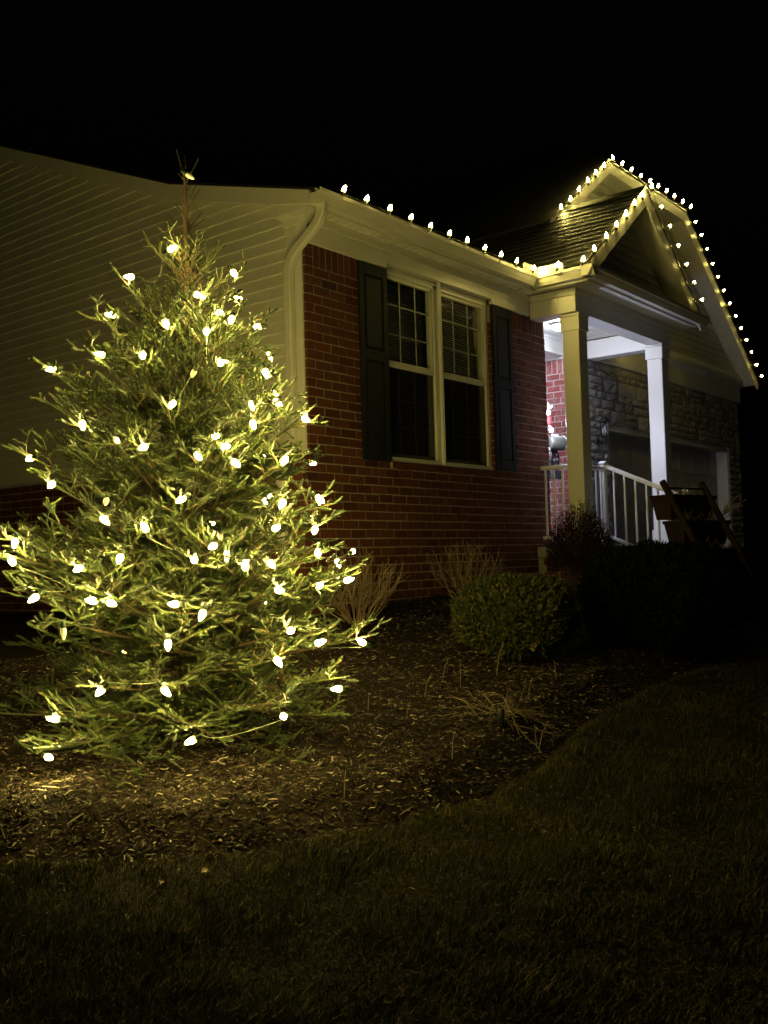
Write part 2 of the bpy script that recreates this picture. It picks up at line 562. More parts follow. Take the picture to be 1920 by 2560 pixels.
def lawn_z(x, y):
    sd = bed_sd(x, y)
    z = base_z(x, y) + 0.012 * bumps(x, y, 2.2) + 0.004 * bumps(y, x, 11.0)
    dip = np.exp(-((sd + 0.0) / 0.08) ** 2) * 0.085
    return z - dip - np.where(sd > 0.05, 0.06, 0.0)


def bed_z(x, y):
    sd = bed_sd(x, y)
    rise = 0.13 * np.clip((sd + 0.02 + 0.02 * bumps(x, y, 9.0, 4)) / 0.26, 0, 1) ** 0.8 - 0.085
    return base_z(x, y) + rise + 0.016 * bumps(x, y, 2.6) * np.clip(sd * 3, 0, 1) + 0.005 * bumps(y, x, 17.0)


def grid(xs, ys, zf):
    X, Y = np.meshgrid(xs, ys)
    V = np.stack([X, Y, zf(X, Y)], -1).reshape(-1, 3)
    nx, ny = len(xs), len(ys)
    i = (np.arange(ny - 1)[:, None] * nx + np.arange(nx - 1)[None]).ravel()
    return V, np.stack([i, i + 1, i + nx + 1, i + nx], 1)


xs = np.concatenate([np.linspace(-220, -9, 14)[:-1], np.arange(-9, 6, 0.07), np.linspace(6, 220, 16)])
ys = np.concatenate([np.linspace(-220, -6.5, 14)[:-1], np.arange(-6.5, 1.2, 0.07), np.linspace(1.2, 220, 16)])
V, F = grid(xs, ys, lawn_z)
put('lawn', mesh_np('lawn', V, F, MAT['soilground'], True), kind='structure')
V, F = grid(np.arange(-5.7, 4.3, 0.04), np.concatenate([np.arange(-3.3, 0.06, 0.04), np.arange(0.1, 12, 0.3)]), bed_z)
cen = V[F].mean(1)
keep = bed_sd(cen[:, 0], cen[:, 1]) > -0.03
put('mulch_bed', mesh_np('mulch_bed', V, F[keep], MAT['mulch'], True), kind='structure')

# ------------------------------------------------------------------ house
H = thing('house', 'brick and siding house with lit eave, white porch columns and two strung gables', 'house')
HC = 0.0801505
L = 0.2032
J = 0.0095
ZS = 2.95          # underside of the soldier course
FZ = 3.14          # underside of the frieze
SOF = 3.372
X_END = 4.06
SY = 0.0


def brick_mesh(name, w, h, mat, depth=0.09, seed=0, axis='front'):
    """brick centred on its face, face towards -Y (front) or -X (side)"""
    r = np.random.default_rng(seed)
    c = 0.0035
    ring = [(-w / 2, -h / 2), (w / 2, -h / 2), (w / 2, h / 2), (-w / 2, h / 2)]
    V = [(x, depth, z) for x, z in ring] + [(x + r.normal(0, .0008), 0.0045 + r.normal(0, .0008), z + r.normal(0, .0008)) for x, z in ring]
    V += [(x * (1 - 2 * c / w) + r.normal(0, .001), r.normal(0, .0008), z * (1 - 2 * c / h) + r.normal(0, .001)) for x, z in ring]
    F = [(8, 9, 10, 11)] + [(4 + i, 4 + (i + 1) % 4, 8 + (i + 1) % 4, 8 + i) for i in range(4)] + [(i, (i + 1) % 4, 4 + (i + 1) % 4, 4 + i) for i in range(4)]
    if axis == 'side':
        V = [(y, -x, z) for x, y, z in V]
    return V, F


BR = []   # every brick: (kind, centre xyz, w, h, axis, material)


def lay(x0, x1, z0, z1, holes, shift):
    pass


rows = []
win = (1.10, 2.885, 1.345, 3.2)
WX0, WX1 = 1.10, 2.885
n_rows = 41
for n in range(n_rows):
    z1 = ZS - n * HC - J / 2
    z0 = z1 - (HC - J)
    zc = (z0 + z1) / 2
    xl = 0.0 if zc > 1.355 else -0.09
    off = 0.5 if n % 2 == 0 else 0.0
    k = -2
    while True:
        a, b_ = (k + off) * L, (k + 1 + off) * L
        k += 1
        if a > X_END:
            break
        a, b_ = max(a, xl), min(b_, X_END)
        if b_ - a < 0.03:
            continue
        segs = [(a, b_)]
        if zc > 1.275:
            segs = []
            if a < WX0 - 0.03:
                segs.append((a, min(b_, WX0)))
            if b_ > WX1 + 0.03:
                segs.append((max(a, WX1), b_))
            if b_ <= WX0 or a >= WX1:
                segs = [(a, b_)]
        for s0, s1 in segs:
            lo = s0 + (J / 2 if s0 > xl + 1e-6 and abs(s0 - WX1) > 1e-6 else 0)
            hi = s1 - (J / 2 if s1 < X_END - 1e-6 and abs(s1 - WX0) > 1e-6 else 0)
            if hi - lo > 0.02:
                BR.append(((lo + hi) / 2, 0.0, zc, hi - lo, z1 - z0, 'front', 'brick'))
# soldier course under the frieze, two corner bricks first
for n in (-1, -2, -3):
    z1 = ZS - n * HC - J / 2
    z0 = z1 - (HC - J)
    z1 = min(z1, FZ + 0.01)
    if z1 - z0 > 0.015:
        BR.append((0.046, 0.0, (z0 + z1) / 2, 0.092, z1 - z0, 'front', 'brick'))
x = 0.102
while x + HC < X_END:
    if not (x + HC > WX0 and x < WX1):
        BR.append((x + HC / 2, 0.0, ZS + J / 2 + 0.1, HC - J, 0.2, 'front', 'brick'))
    x += HC
# low side wall (brick skirt below the siding), face at x = -0.09
for n in range(20, n_rows):
    z1 = ZS - n * HC - J / 2
    z0 = z1 - (HC - J)
    if z1 > 1.36:
        z1 = 1.335
    off = 0.0 if n % 2 == 0 else 0.5
    for k in range(0, 46):
        y0 = (k + off) * L if k or off else 0.0
        y0 = max(0.0, (k + off - (0.5 if off else 0)) * L)
        BR.append((-0.09, y0 + L / 2, (z0 + z1) / 2, L - J, z1 - z0, 'side', 'brick'))
# return of the upper front bricks at the corner
for n in range(-3, 20):
    z1 = min(ZS - n * HC - J / 2, FZ + 0.01)
    z0 = ZS - (n + 1) * HC + J / 2
    if z1 - z0 > 0.015:
        BR.append((0.0, 0.0465, (z0 + z1) / 2, 0.085, z1 - z0, 'side', 'brick'))
# porch side wall, face at x = 5.70 towards -X
PZ = 0.52
for n in range(0, 31):
    z0 = PZ + n * HC + J / 2
    z1 = z0 + HC - J
    if z1 > 2.85:
        break
    off = 0.5 if n % 2 else 0.0
    for k in range(0, 9):
        y0 = 0.5 + (k - off) * L
        y1 = y0 + L
        y0 = max(y0, 0.5)
        if y1 - y0 > 0.03:
            BR.append((5.70, (y0 + y1) / 2, (z0 + z1) / 2, y1 - y0 - J, z1 - z0, 'side', 'porchbrick'))
for k in range(22):
    BR.append((5.70, 0.5 + (k + 0.5) * HC, 2.945, HC - J, 0.19, 'side', 'porchbrick'))

area = []
for (x, y, z, w, h, ax, mt) in BR:
    c = np.array([x, y, z])
    d = np.array([w / 2, 0, 0]) if ax == 'front' else np.array([0, w / 2, 0])
    a = pix(c - d); b_ = pix(c + d)
    u = pix(c + np.array([0, 0, h / 2])) - pix(c - np.array([0, 0, h / 2]))
    A = abs(b_[0] - a[0]) * abs(u[1])
    px, py, _ = pix(c)
    if ax == 'front':
        hid = (0.64 < x < 1.10 and z > 1.34) or (2.87 < x < 3.26 and z > 1.36)
        hid = hid or (x < 0.15 and z < 1.0)
    elif mt == 'porchbrick':
        hid = px < 1362 or px > 1425
    else:
        hid = y > 0.05 and (px > 230 or px < 0)
    if hid or px < -10 or py > 1640 or z < -0.2:
        A = 0
    area.append(A)
order = np.argsort(-np.array(area))
single = set(int(i) for i in order[:296] if area[i] > 0)

m = MB()
# mortar body of the front wall, with the window opening left free
m.box(0.006, X_END - 0.006, 0.006, 0.26, 1.36, FZ + 0.2) if False else None
for bx in ((-0.084, WX0 - 0.004, -0.5, 1.29), (0.006, WX0 - 0.004, 1.29, 3.36)):
    m.box(bx[0], bx[1], 0.006, 0.14, bx[2], bx[3])
m.box(WX1 + 0.004, X_END - 0.004, 0.006, 0.14, -0.5, 3.36)
m.box(WX0 - 0.004, WX1 + 0.004, 0.006, 0.14, -0.5, 1.285)
m.box(X_END - 0.15, X_END - 0.004, 0.14, 3.2, -0.3, 3.36)          # wall round the porch corner
FW = m.build('front_wall', MAT['mortar'], H)
m = MB()
m.box(-0.084, 0.06, 0.14, 9.3, -0.5, 1.335)
SWB = m.build('side_skirt_wall', MAT['mortar'], H)
m = MB()
m.box(5.706, 5.85, 0.5, 2.4, 0.3, 3.05)
PWB = m.build('porch_side_wall', MAT['palemortar'], H)

cache = {}
stuffV = {'brick': ([], []), 'porchbrick': ([], [])}
nn = {'brick': 0, 'porchbrick': 0}
for i, (x, y, z, w, h, ax, mt) in enumerate(BR):
    dz = random.gauss(0, 0.0012)
    dn = random.gauss(0, 0.0014)
    pos = (x, y + dn, z + dz) if ax == 'front' else (x + dn, y, z + dz)
    if i in single:
        key = (round(w, 2), round(h, 2), ax, mt, random.randrange(4))
        if key not in cache:
            mb = MB(); mb.add(*brick_mesh('brick', w, h, MAT[mt], seed=len(cache), axis=ax))
            cache[key] = mb.mesh('brick', MAT[mt])
        par = FW if (ax == 'front' or (mt == 'brick' and y < 0.06)) else (PWB if mt == 'porchbrick' else SWB)
        o = put('brick', cache[key], par)
        o.location = pos
    else:
        V, F = brick_mesh('b', w, h, None, seed=i % 97, axis=ax)
        sv, sf = stuffV[mt]
        sv += [(p[0] + pos[0], p[1] + pos[1], p[2] + pos[2]) for p in V]
        sf += [tuple(k + nn[mt] for k in f) for f in F]
        nn[mt] += len(V)
for mt, par in (('brick', FW), ('porchbrick', PWB)):
    mb = MB(); mb.v, mb.f = stuffV[mt]
    mb.build('brickwork', MAT[mt], par, kind='stuff')

# brick rowlock sill
m = MB()
for k in range(22):
    x0 = 1.085 + k * 0.0815
    sl = MB()
    t = random.gauss(0, 0.002)
    sl.profx([(-0.035 + t, 1.272 + t), (0.06, 1.272), (0.06, 1.350), (-0.032 + t, 1.332 + t), (-0.037 + t, 1.326 + t)], x0 + 0.004, x0 + 0.0775)
    sl.build('sill_brick', MAT['brick'], FW)
m.box(1.087, 2.87, -0.024, 0.1, 1.274, 1.33)
m.build('sill_mortar', MAT['mortar'], FW)

# ---- side siding
m = MB()
m.prism([(0.02, 0.05, 1.30), (0.02, 9.3, 1.30), (0.02, 9.3, 7.0), (0.02, 1.9, 4.02), (0.02, 0.25, 3.50), (0.02, 0.05, 3.4)], (0.12, 0, 0))
SW = m.build('side_wall', MAT['siding'], H)


def rake_lo(y):
    return 3.533 + 0.305 * (y - 0.315) if y < 1.9 else 4.016 + 0.4135 * (y - 1.9)


def rake_y(z):
    """y at which the wall meets the rake soffit at height z"""
    if z < 3.40:
        return 0.205
    if z < 4.016:
        return max(0.205, 0.315 + (z - 3.533) / 0.305)
    return 1.9 + (z - 4.016) / 0.4135


z = 1.385
LAP = 0.1027
while z < 7.0:
    zt = z + LAP
    ya, yb = rake_y(z), rake_y(zt)
    if ya > 9.2:
        break
    sag = random.gauss(0, 0.0006)
    P = [(-0.021, z), (0.004, z - 0.004), (0.004, zt + 0.012), (-0.003, zt + 0.006)]
    b_ = MB()
    V = []
    for (px_, pz_) in P:
        yy0 = ya + (yb - ya) * np.clip((pz_ - z) / LAP, 0, 1)
        V.append((px_ + sag, yy0, pz_))
    V += [(px_ + sag, 9.25, pz_) for px_, pz_ in P]
    b_.add(V, [(0, 1, 2, 3), (7, 6, 5, 4), (0, 4, 5, 1), (1, 5, 6, 2), (2, 6, 7, 3), (3, 7, 4, 0)])
    b_.build('siding_board', MAT['siding'], SW)
    z = zt
# starter trim, corner post (two strips) and drip edge at the skirt
m = MB()
m.profy([(-0.125, 1.338), (-0.02, 1.352), (0.0, 1.385), (0.01, 1.385), (0.01, 1.338)], 0.0, 9.25)
m.build('skirt_cap', MAT['trim'], H)
m = MB()
m.box(-0.012, 0.02, 0.094, 0.206, 1.384, 3.40, 0.003)
m.box(-0.020, 0.02, 0.028, 0.092, 1.384, 3.20, 0.003)
m.build('corner_post', MAT['trim'], H)

# ---- rake soffit, rake board and roof at the gable end
RT = lambda y: 3.478 + 0.288 * (y + 0.257) if y < 1.56 else 4.001 + 0.412 * (y - 1.56)
ysr = [-0.21, 0.25, 0.9, 1.56, 1.9, 4.0, 6.6, 9.2]
m = MB()
for y0, y1 in zip(ysr[:-1], ysr[1:]):
    a, b_ = max(y0, 0.21), y1
    if b_ <= a:
        continue
    m.add([(-0.15, a, RT(a) - 0.125), (0.02, a, rake_lo(a) + 0.0), (0.02, b_, rake_lo(b_) + 0.0), (-0.15, b_, RT(b_) - 0.125),
           (-0.15, a, RT(a) - 0.105), (0.02, a, rake_lo(a) + 0.02), (0.02, b_, rake_lo(b_) + 0.02), (-0.15, b_, RT(b_) - 0.105)],
          [(3, 2, 1, 0), (4, 5, 6, 7), (0, 1, 5, 4), (2, 3, 7, 6), (0, 4, 7, 3), (1, 2, 6, 5)])
m.build('rake_soffit', MAT['trim'], H)
m = MB()
pts_t = [(-0.172, y, RT(y) - 0.004) for y in ysr]
pts_b = [(-0.172, y, RT(y) - (0.145 if y > 0.1 else 0.115)) for y in ysr]
m.prism(pts_b + pts_t[::-1], (0.020, 0, 0))
m.build('rake_board', MAT['trim'], H)
# boxed return that closes the eave at the gable end
m = MB()
m.prism([(-0.1515, -0.190, 3.364), (-0.1515, 0.235, 3.364), (-0.1515, 0.235, 3.50), (-0.1515, -0.190, 3.42)], (0.1500, 0, 0))
m.prism([(-0.03, -0.04, 3.305), (-0.03, 0.23, 3.305), (-0.03, 0.23, 3.370), (-0.03, -0.04, 3.370)], (0.03, 0, 0))
m.prism([(-0.006, -0.03, 3.145), (-0.006, 0.03, 3.145), (-0.006, 0.03, 3.30), (-0.006, -0.03, 3.30)], (0.03, 0, 0))
m.build('eave_return', MAT['trim'], H)

# ---- frieze, soffit, gutter along the front
XG = 3.363
m = MB()
m.box(0.0, WX0 - 0.02, -0.030, 0.10, FZ, 3.30, 0.002)
m.box(WX1 + 0.004, 3.675, -0.030, 0.10, FZ, 3.30, 0.002)
m.box(WX0 - 0.02, WX1 + 0.004, -0.030, 0.10, 3.188, 3.30, 0.002)
m.box(0.0, 3.675, -0.040, 0.10, 3.302, 3.37, 0.004)
m.build('frieze', MAT['trim'], H)
# soffit panels of ridged vinyl
m = MB()
x = 0.002
SFT = []
while x < 3.56:
    b_ = MB()
    x1 = min(x + 0.1016, 3.6)
    b_.profx([(-0.212, SOF), (-0.042, SOF), (-0.042, SOF + 0.012), (-0.212, SOF + 0.012)], x + 0.030, x1)
    b_.profx([(-0.21, SOF + 0.018), (-0.042, SOF + 0.018), (-0.042, SOF + 0.026), (-0.21, SOF + 0.026)], x - 0.001, x + 0.0305)
    SFT.append(b_)
    x += 0.1016
m.box(0.0, 3.6, -0.046, -0.0405, SOF - 0.012, SOF + 0.02)
SO = m.build('soffit', MAT['trim'], H)
for b_ in SFT:
    b_.build('soffit_panel', MAT['trim'], SO)


def gprof(sign=-1, z=3.375):
    return [(0, z), (.072, z), (.078, z + .012), (.095, z + .036), (.112, z + .070), (.124, z + .078), (.126, z + .110), (.115, z + .112), (.115, z + .085), (0, z + .085)]


m = MB()
FY = -0.210
m.prism([(-0.15, FY - d, zz) for d, zz in gprof()], (XG - 0.126 + 0.15 + 0.12, 0, 0))
m.box(-0.15, 3.5, FY - 0.001, FY + 0.018, 3.352, 3.475)                  # fascia behind it
m.prism([(-0.158, FY - d - (0.004 if d > 0.01 else 0), zz) for d, zz in gprof()], (0.009, 0, 0))    # end cap
m.prism([(-0.152, FY + 0.0, 3.372), (-0.152, FY + 0.09, 3.372), (-0.152, FY + 0.09, 3.52), (-0.152, FY, 3.49)], (0.02, 0, 0))
m.build('gutter', MAT['gutter'], H)
# gutter of the porch: runs towards the street, then along the porch front
PFY = -0.855
m = MB()
m.prism([(XG + 0.126 - d, FY - 0.02, zz) for d, zz in gprof()], (0, PFY - 0.126 - FY + 0.02, 0))
m.box(XG + 0.127, XG + 0.145, PFY, -0.15, 3.352, 3.475)
m.build('gutter', MAT['gutter'], H)
m = MB()
m.prism([(XG + 0.001, PFY - d, zz) for d, zz in gprof()], (6.76 - XG, 0, 0))
m.box(XG + 0.146, 6.62, PFY - 0.001, PFY + 0.018, 3.352, 3.475)
m.build('gutter', MAT['gutter'], H)
# splash guards at the inside corner
for run in ('x', 'y'):
    m = MB()
    Lg = 0.30
    prof = [(0.0, 0.0), (Lg, 0.0), (Lg, 0.045)] + [(Lg - 0.035 + 0.035 * math.cos(a), 0.055 + 0.028 * math.sin(a)) for a in np.linspace(0, 1.57, 5)] + [(0.0, 0.083)]
    if run == 'x':
        m.prism([(XG - 0.003 - u, -0.332, 3.486 + w) for u, w in prof], (0, 0.003, 0))
    else:
        m.prism([(XG + 0.004, -0.338 - u, 3.486 + w) for u, w in prof], (0.003, 0, 0))
    m.build('splash_guard', MAT['gutter'], H)


# ---- downspout
def sq_tube(mb, pts, wx, wy):
    P = [np.array(p, float) for p in pts]
    rings = []
    for i, p in enumerate(P):
        t = P[min(i + 1, len(P) - 1)] - P[max(i - 1, 0)]
        t /= np.linalg.norm(t)
        a = np.array([1.0, 0, 0]) - t * t[0]
        a /= np.linalg.norm(a)
        c = np.cross(t, a)
        s = 1.0
        rings.append([p + a * wx * sx + c * wy * sy for sx, sy in ((-.5, -.36), (-.36, -.5), (.36, -.5), (.5, -.36), (.5, .36), (.36, .5), (-.36, .5), (-.5, .36))])
    n = 8
    V = [q for r in rings for q in r]
    F = [(i * n + k, i * n + (k + 1) % n, (i + 1) * n + (k + 1) % n, (i + 1) * n + k) for i in range(len(P) - 1) for k in range(n)]
    F += [tuple(range(n))[::-1], tuple((len(P) - 1) * n + k for k in range(n))]
    mb.add(V, F)


def arc(p0, p1, p2, n):
    p0, p1, p2 = (np.array(p, float) for p in (p0, p1, p2))
    return [(1 - t) ** 2 * p0 + 2 * t * (1 - t) * p1 + t * t * p2 for t in np.linspace(0, 1, n)]


DX = -0.058
m = MB()
sq_tube(m, [(DX, 0.145, 2.95), (DX, 0.145, 1.50)], 0.06, 0.085)
DS = m.build('downspout', MAT['gutter'], H)


def crimped(path, name):
    """elbow with crimp ribs"""
    mb = MB()
    out = []
    for i in range(len(path) - 1):
        out.append(path[i])
    P = path
    rings = []
    sq = []
    for i, p in enumerate(P):
        sq.append(p)
    # ribs as short overlapping collars
    sq_tube(mb, sq, 0.058, 0.082)
    for i in range(1, len(P) - 1):
        t = (P[i + 1] - P[i - 1]) / np.linalg.norm(P[i + 1] - P[i - 1])
        sq_tube(mb, [P[i] - t * 0.0035, P[i] + t * 0.0035], 0.062, 0.086)
    mb.build(name, MAT['gutter'], DS)


crimped(arc((DX, -0.262, 3.40), (DX, -0.262, 3.27), (DX, -0.15, 3.20), 10), 'elbow')
m = MB(); sq_tube(m, [(DX, -0.15, 3.20), (DX, 0.03, 3.085)], 0.056, 0.08); m.build('elbow_pipe', MAT['gutter'], DS)
crimped(arc((DX, 0.03, 3.085), (DX, 0.145, 3.01), (DX, 0.145, 2.86), 10), 'elbow')
crimped(arc((DX, 0.145, 1.56), (DX, 0.145, 1.44), (DX - 0.06, 0.19, 1.38), 9), 'elbow')
m = MB()
sq_tube(m, [(DX - 0.06, 0.19, 1.38), (DX - 0.085, 0.20, 1.32), (DX - 0.088, 0.20, 0.1)], 0.06, 0.085)
m.build('lower_pipe', MAT['gutter'], DS)

# ---- window
YW = 0.05
m = MB()
for x0, x1 in ((1.105, 1.15), (2.835, 2.885), (1.90, 2.035)):
    m.box(x0, x1, YW - 0.012, 0.14, 1.352, 3.19, 0.004)
m.box(1.955, 1.98, YW - 0.020, 0.0, 1.352, 3.19, 0.003)
m.box(1.15, 2.835, YW - 0.012, 0.14, 3.115, 3.19, 0.004)
m.box(1.15, 2.835, YW - 0.022, 0.14, 3.150, 3.175, 0.004)
m.box(1.105, 2.885, YW - 0.03, 0.14, 1.345, 1.388, 0.004)
WIN = m.build('window', MAT['trim'], H)
for (x0, x1) in ((1.15, 1.90), (2.035, 2.835)):
    # upper sash sits in front, lower sash behind with a screen
    m = MB()
    m.box(x0, x0 + 0.022, YW + 0.004, YW + 0.04, 2.30, 3.115)
    m.box(x1 - 0.022, x1, YW + 0.004, YW + 0.04, 2.30, 3.115)
    m.box(x0, x1, YW + 0.004, YW + 0.04, 3.085, 3.116)
    m.box(x0 + 0.001, x1 - 0.001, YW - 0.002, YW + 0.042, 2.243, 2.303, 0.003)
    m.build('sash', MAT['trim'], WIN)
    m = MB()
    m.box(x0, x0 + 0.03, YW + 0.03, YW + 0.07, 1.388, 2.243)
    m.box(x1 - 0.03, x1, YW + 0.03, YW + 0.07, 1.388, 2.243)
    m.box(x0, x1, YW + 0.03, YW + 0.07, 1.388, 1.43)
    m.build('sash', MAT['trim'], WIN)
    w = x1 - x0
    for k in (1, 2):
        for z0, z1, yb in ((2.30, 3.09, 0.030), (1.43, 2.245, 0.062)):
            m = MB(); xc = x0 + w * k / 3
            m.box(xc - 0.007, xc + 0.007, YW + yb, YW + yb + 0.006, z0, z1); m.build('muntin', MAT['trim'], WIN)
    for zc, yb in ((2.85, 0.030), (2.568, 0.030), (1.955, 0.062), (1.69, 0.062)):
        m = MB(); m.box(x0 + 0.02, x1 - 0.02, YW + yb + 0.001, YW + yb + 0.005, zc - 0.007, zc + 0.007); m.build('muntin', MAT['trim'], WIN)
    m = MB(); m.add([(x0 + .01, YW + .024, 2.30), (x1 - .01, YW + .024, 2.30), (x1 - .01, YW + .024, 3.09), (x0 + .01, YW + .024, 3.09)], [(0, 1, 2, 3)]); m.build('pane', MAT['glass'], WIN)
    m = MB(); m.add([(x0 + .01, YW + .054, 1.42), (x1 - .01, YW + .054, 1.42), (x1 - .01, YW + .054, 2.25), (x0 + .01, YW + .054, 2.25)], [(0, 1, 2, 3)]); m.build('pane', MAT['glass'], WIN)
    m = MB(); m.box(x0 + 0.01, x1 - 0.01, YW + 0.012, YW + 0.0135, 1.39, 2.243); m.build('insect_screen', MAT['screen'], WIN)
    # blind slats behind the glass
    sm = MB()
    a = math.radians(38)
    dy, dz = 0.0125 * math.cos(a), 0.0125 * math.sin(a)
    sm.add([(-w / 2 + 0.02, -dy, -dz), (w / 2 - 0.02, -dy, -dz), (w / 2 - 0.02, 0, 0.0012), (-w / 2 + 0.02, 0, 0.0012), (w / 2 - 0.02, dy, dz), (-w / 2 + 0.02, dy, dz)],
           [(0, 1, 2, 3), (3, 2, 4, 5)])
    me = sm.mesh('slat', MAT['blind'])
    zz = 3.09
    while zz > 1.44:
        o = put('slat', me, WIN)
        o.location = ((x0 + x1) / 2, YW + 0.125, zz + random.gauss(0, 0.0008))
        o.rotation_euler = (random.gauss(0, 0.03), random.gauss(0, 0.0006), 0)
        zz -= 0.0232
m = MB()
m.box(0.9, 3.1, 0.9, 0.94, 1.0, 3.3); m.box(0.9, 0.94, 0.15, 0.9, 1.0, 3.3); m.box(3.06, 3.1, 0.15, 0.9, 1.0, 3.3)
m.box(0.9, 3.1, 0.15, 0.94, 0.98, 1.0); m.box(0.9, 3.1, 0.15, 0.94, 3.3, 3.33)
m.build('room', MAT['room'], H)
# ---- shutters
for (x0, x1, z0, z1) in ((0.678, 1.076, 1.330, 3.126), (2.893, 3.285, 1.352, 3.122)):
    m = MB()
    y0, y1 = -0.030, -0.002
    st = 0.062
    m.box(x0, x0 + st, y0, y1, z0, z1, 0.003); m.box(x1 - st, x1, y0, y1, z0, z1, 0.003)
    zm = z0 + (z1 - z0) * 0.535
    for a, b_ in ((z0, z0 + 0.10), (zm - 0.05, zm + 0.05), (z1 - 0.10, z1)):
        m.box(x0 + st + 0.0005, x1 - st - 0.0005, y0 + 0.001, y1, a, b_, 0.003)
    SH = m.build('shutter', MAT['shutter'], H)
    for a, b_ in ((z0 + 0.10, zm - 0.05), (zm + 0.05, z1 - 0.10)):
        m = MB()
        m.box(x0 + st + 0.001, x1 - st - 0.001, -0.014, y1 - 0.001, a + 0.001, b_ - 0.001)
        c = 0.03
        V = [(x0 + st + .006, -0.0145, a + .006), (x1 - st - .006, -0.0145, a + .006), (x1 - st - .006, -0.0145, b_ - .006), (x0 + st + .006, -0.0145, b_ - .006),
             (x0 + st + c, -0.026, a + c), (x1 - st - c, -0.026, a + c), (x1 - st - c, -0.026, b_ - c), (x0 + st + c, -0.026, b_ - c)]
        m.add(V, [(4, 5, 6, 7), (0, 1, 5, 4), (1, 2, 6, 5), (2, 3, 7, 6), (3, 0, 4, 7)])
        m.build('raised_panel', MAT['shutter'], SH)

# ---- porch: slab, beams, columns, ceiling
m = MB()
m.box(X_END + 0.002, 6.35, -0.72, 0.495, 0.40, 0.52, 0.006)
m.box(3.70, X_END + 0.001, -0.72, -0.012, 0.40, 0.52, 0.006)
m.box(X_END + 0.002, 5.70, 0.496, 2.6, 0.40, 0.518)
PS = m.build('porch_slab', MAT['concrete'], H)
m = MB()
m.box(3.74, 6.29, -0.66, 0.3, -0.5, 0.398)
m.box(4.30, 5.9, -1.40, -0.661, -0.5, 0.27)
m.build('porch_base', MAT['mortar'], H)
b_ = MB()
for row in range(8):
    z0 = 0.355 - row * HC
    for k in range(-1, 14):
        xk = 3.733 + 0.0975 + k * L + (0.1016 if row % 2 else 0)
        if 3.80 < xk < 6.35:
            V_, F_ = brick_mesh('b', 0.193, 0.07, None, 0.03, seed=k + 20 * row + 40)
            b_.add([(p[0] + xk, p[1] - 0.666, p[2] + z0) for p in V_], F_)
    for k in range(0, 4):
        yk = -0.666 + 0.0975 + k * L - (0.1016 if row % 2 else 0)
        if yk + .09 < 0:
            V_, F_ = brick_mesh('b', 0.193, 0.07, None, 0.03, seed=k + 20 * row + 300, axis='side')
            b_.add([(p[0] + 3.734, p[1] + yk, p[2] + z0) for p in V_], F_)
b_.build('brickwork', MAT['brick'], PS, kind='stuff')
m = MB()
m.box(4.25, 5.95, -1.46, -0.722, 0.27, 0.33, 0.006)
m.box(4.25, 5.95, -1.82, -1.462, -0.2, 0.14, 0.006)
m.build('porch_step', MAT['concrete'], H)

BX0, BX1, BY0, BY1 = 3.685, 6.31, -0.605, -0.40
BZ0, BZ1 = 3.10, 3.372
m = MB()
m.box(BX0, BX1, BY0, BY1, BZ0, 3.285, 0.003)                     # front beam
m.box(BX0, BX0 + 0.205, BY1 + 0.0005, -0.031, BZ0 + 0.0005, 3.2855, 0.002)    # beam back to the wing
m.box(6.0, 6.205, BY1 + 0.0005, 0.44, 3.045, 3.2855, 0.002)             # beam back to the garage
m.box(BX0 - 0.012, BX1 + 0.012, BY0 - 0.012, BY1, 3.287, BZ1 - 0.004, 0.003)
m.box(BX0 - 0.012, BX0 + 0.2, BY1 + 0.0005, -0.041, 3.2875, BZ1 - 0.0045, 0.003)
PB = m.build('porch_beam', MAT['column'], H)
m = MB()                                                         # underside joints of the beam wrap
xk = 4.05
m.box(BX0 + 0.01, BX0 + 0.195, -0.235, -0.231, BZ0 - 0.0022, BZ0 + 0.002)
m.build('beam_wrap', MAT['column'], PB)
# porch overhang soffit boards
m = MB()
m.box(XG + 0.146, BX1 + 0.3, PFY + 0.018, BY0 - 0.012, BZ1 + 0.001, BZ1 + 0.02)
m.box(XG + 0.146, BX0 - 0.012, BY0 - 0.012, -0.045, BZ1 + 0.0015, BZ1 + 0.02)
PSO = m.build('porch_soffit', MAT['trim'], H)
xk = XG + 0.15
while xk < BX1 + 0.28:
    b_ = MB(); b_.box(xk, xk + 0.093, PFY + 0.02, BY0 - 0.014, BZ1 - 0.006, BZ1 + 0.0005)
    b_.build('soffit_panel', MAT['trim'], PSO); xk += 0.1
m = MB()
m.box(3.9, 6.0, BY1, 0.66, 3.312, 3.33)
m.box(X_END, 5.70, 0.73, 2.6, 3.066, 3.08)
PC = m.build('porch_ceiling', MAT['trim'], H)
yk = BY1 + 0.002
while yk < 0.64:
    b_ = MB(); b_.box(3.892, 5.998, yk, yk + 0.094, 3.298, 3.311); b_.build('ceiling_board', MAT['trim'], PC); yk += 0.1016
m = MB()
m.box(X_END, 5.70, 0.65, 0.73, 3.074, 3.312, 0.003); m.box(X_END, 5.70, 0.635, 0.649, 3.074, 3.11, 0.003); m.box(X_END, 5.70, 0.635, 0.649, 3.265, 3.312, 0.003)
m.box(5.68, 5.705, 0.58, 2.4, 3.035, 3.066)
m.build('porch_header', MAT['trim'], H)
m = MB(); m.box(X_END - 0.1, 5.8, 2.4, 2.5, 0.3, 3.1); m.build('porch_back_wall', MAT['siding'], H)


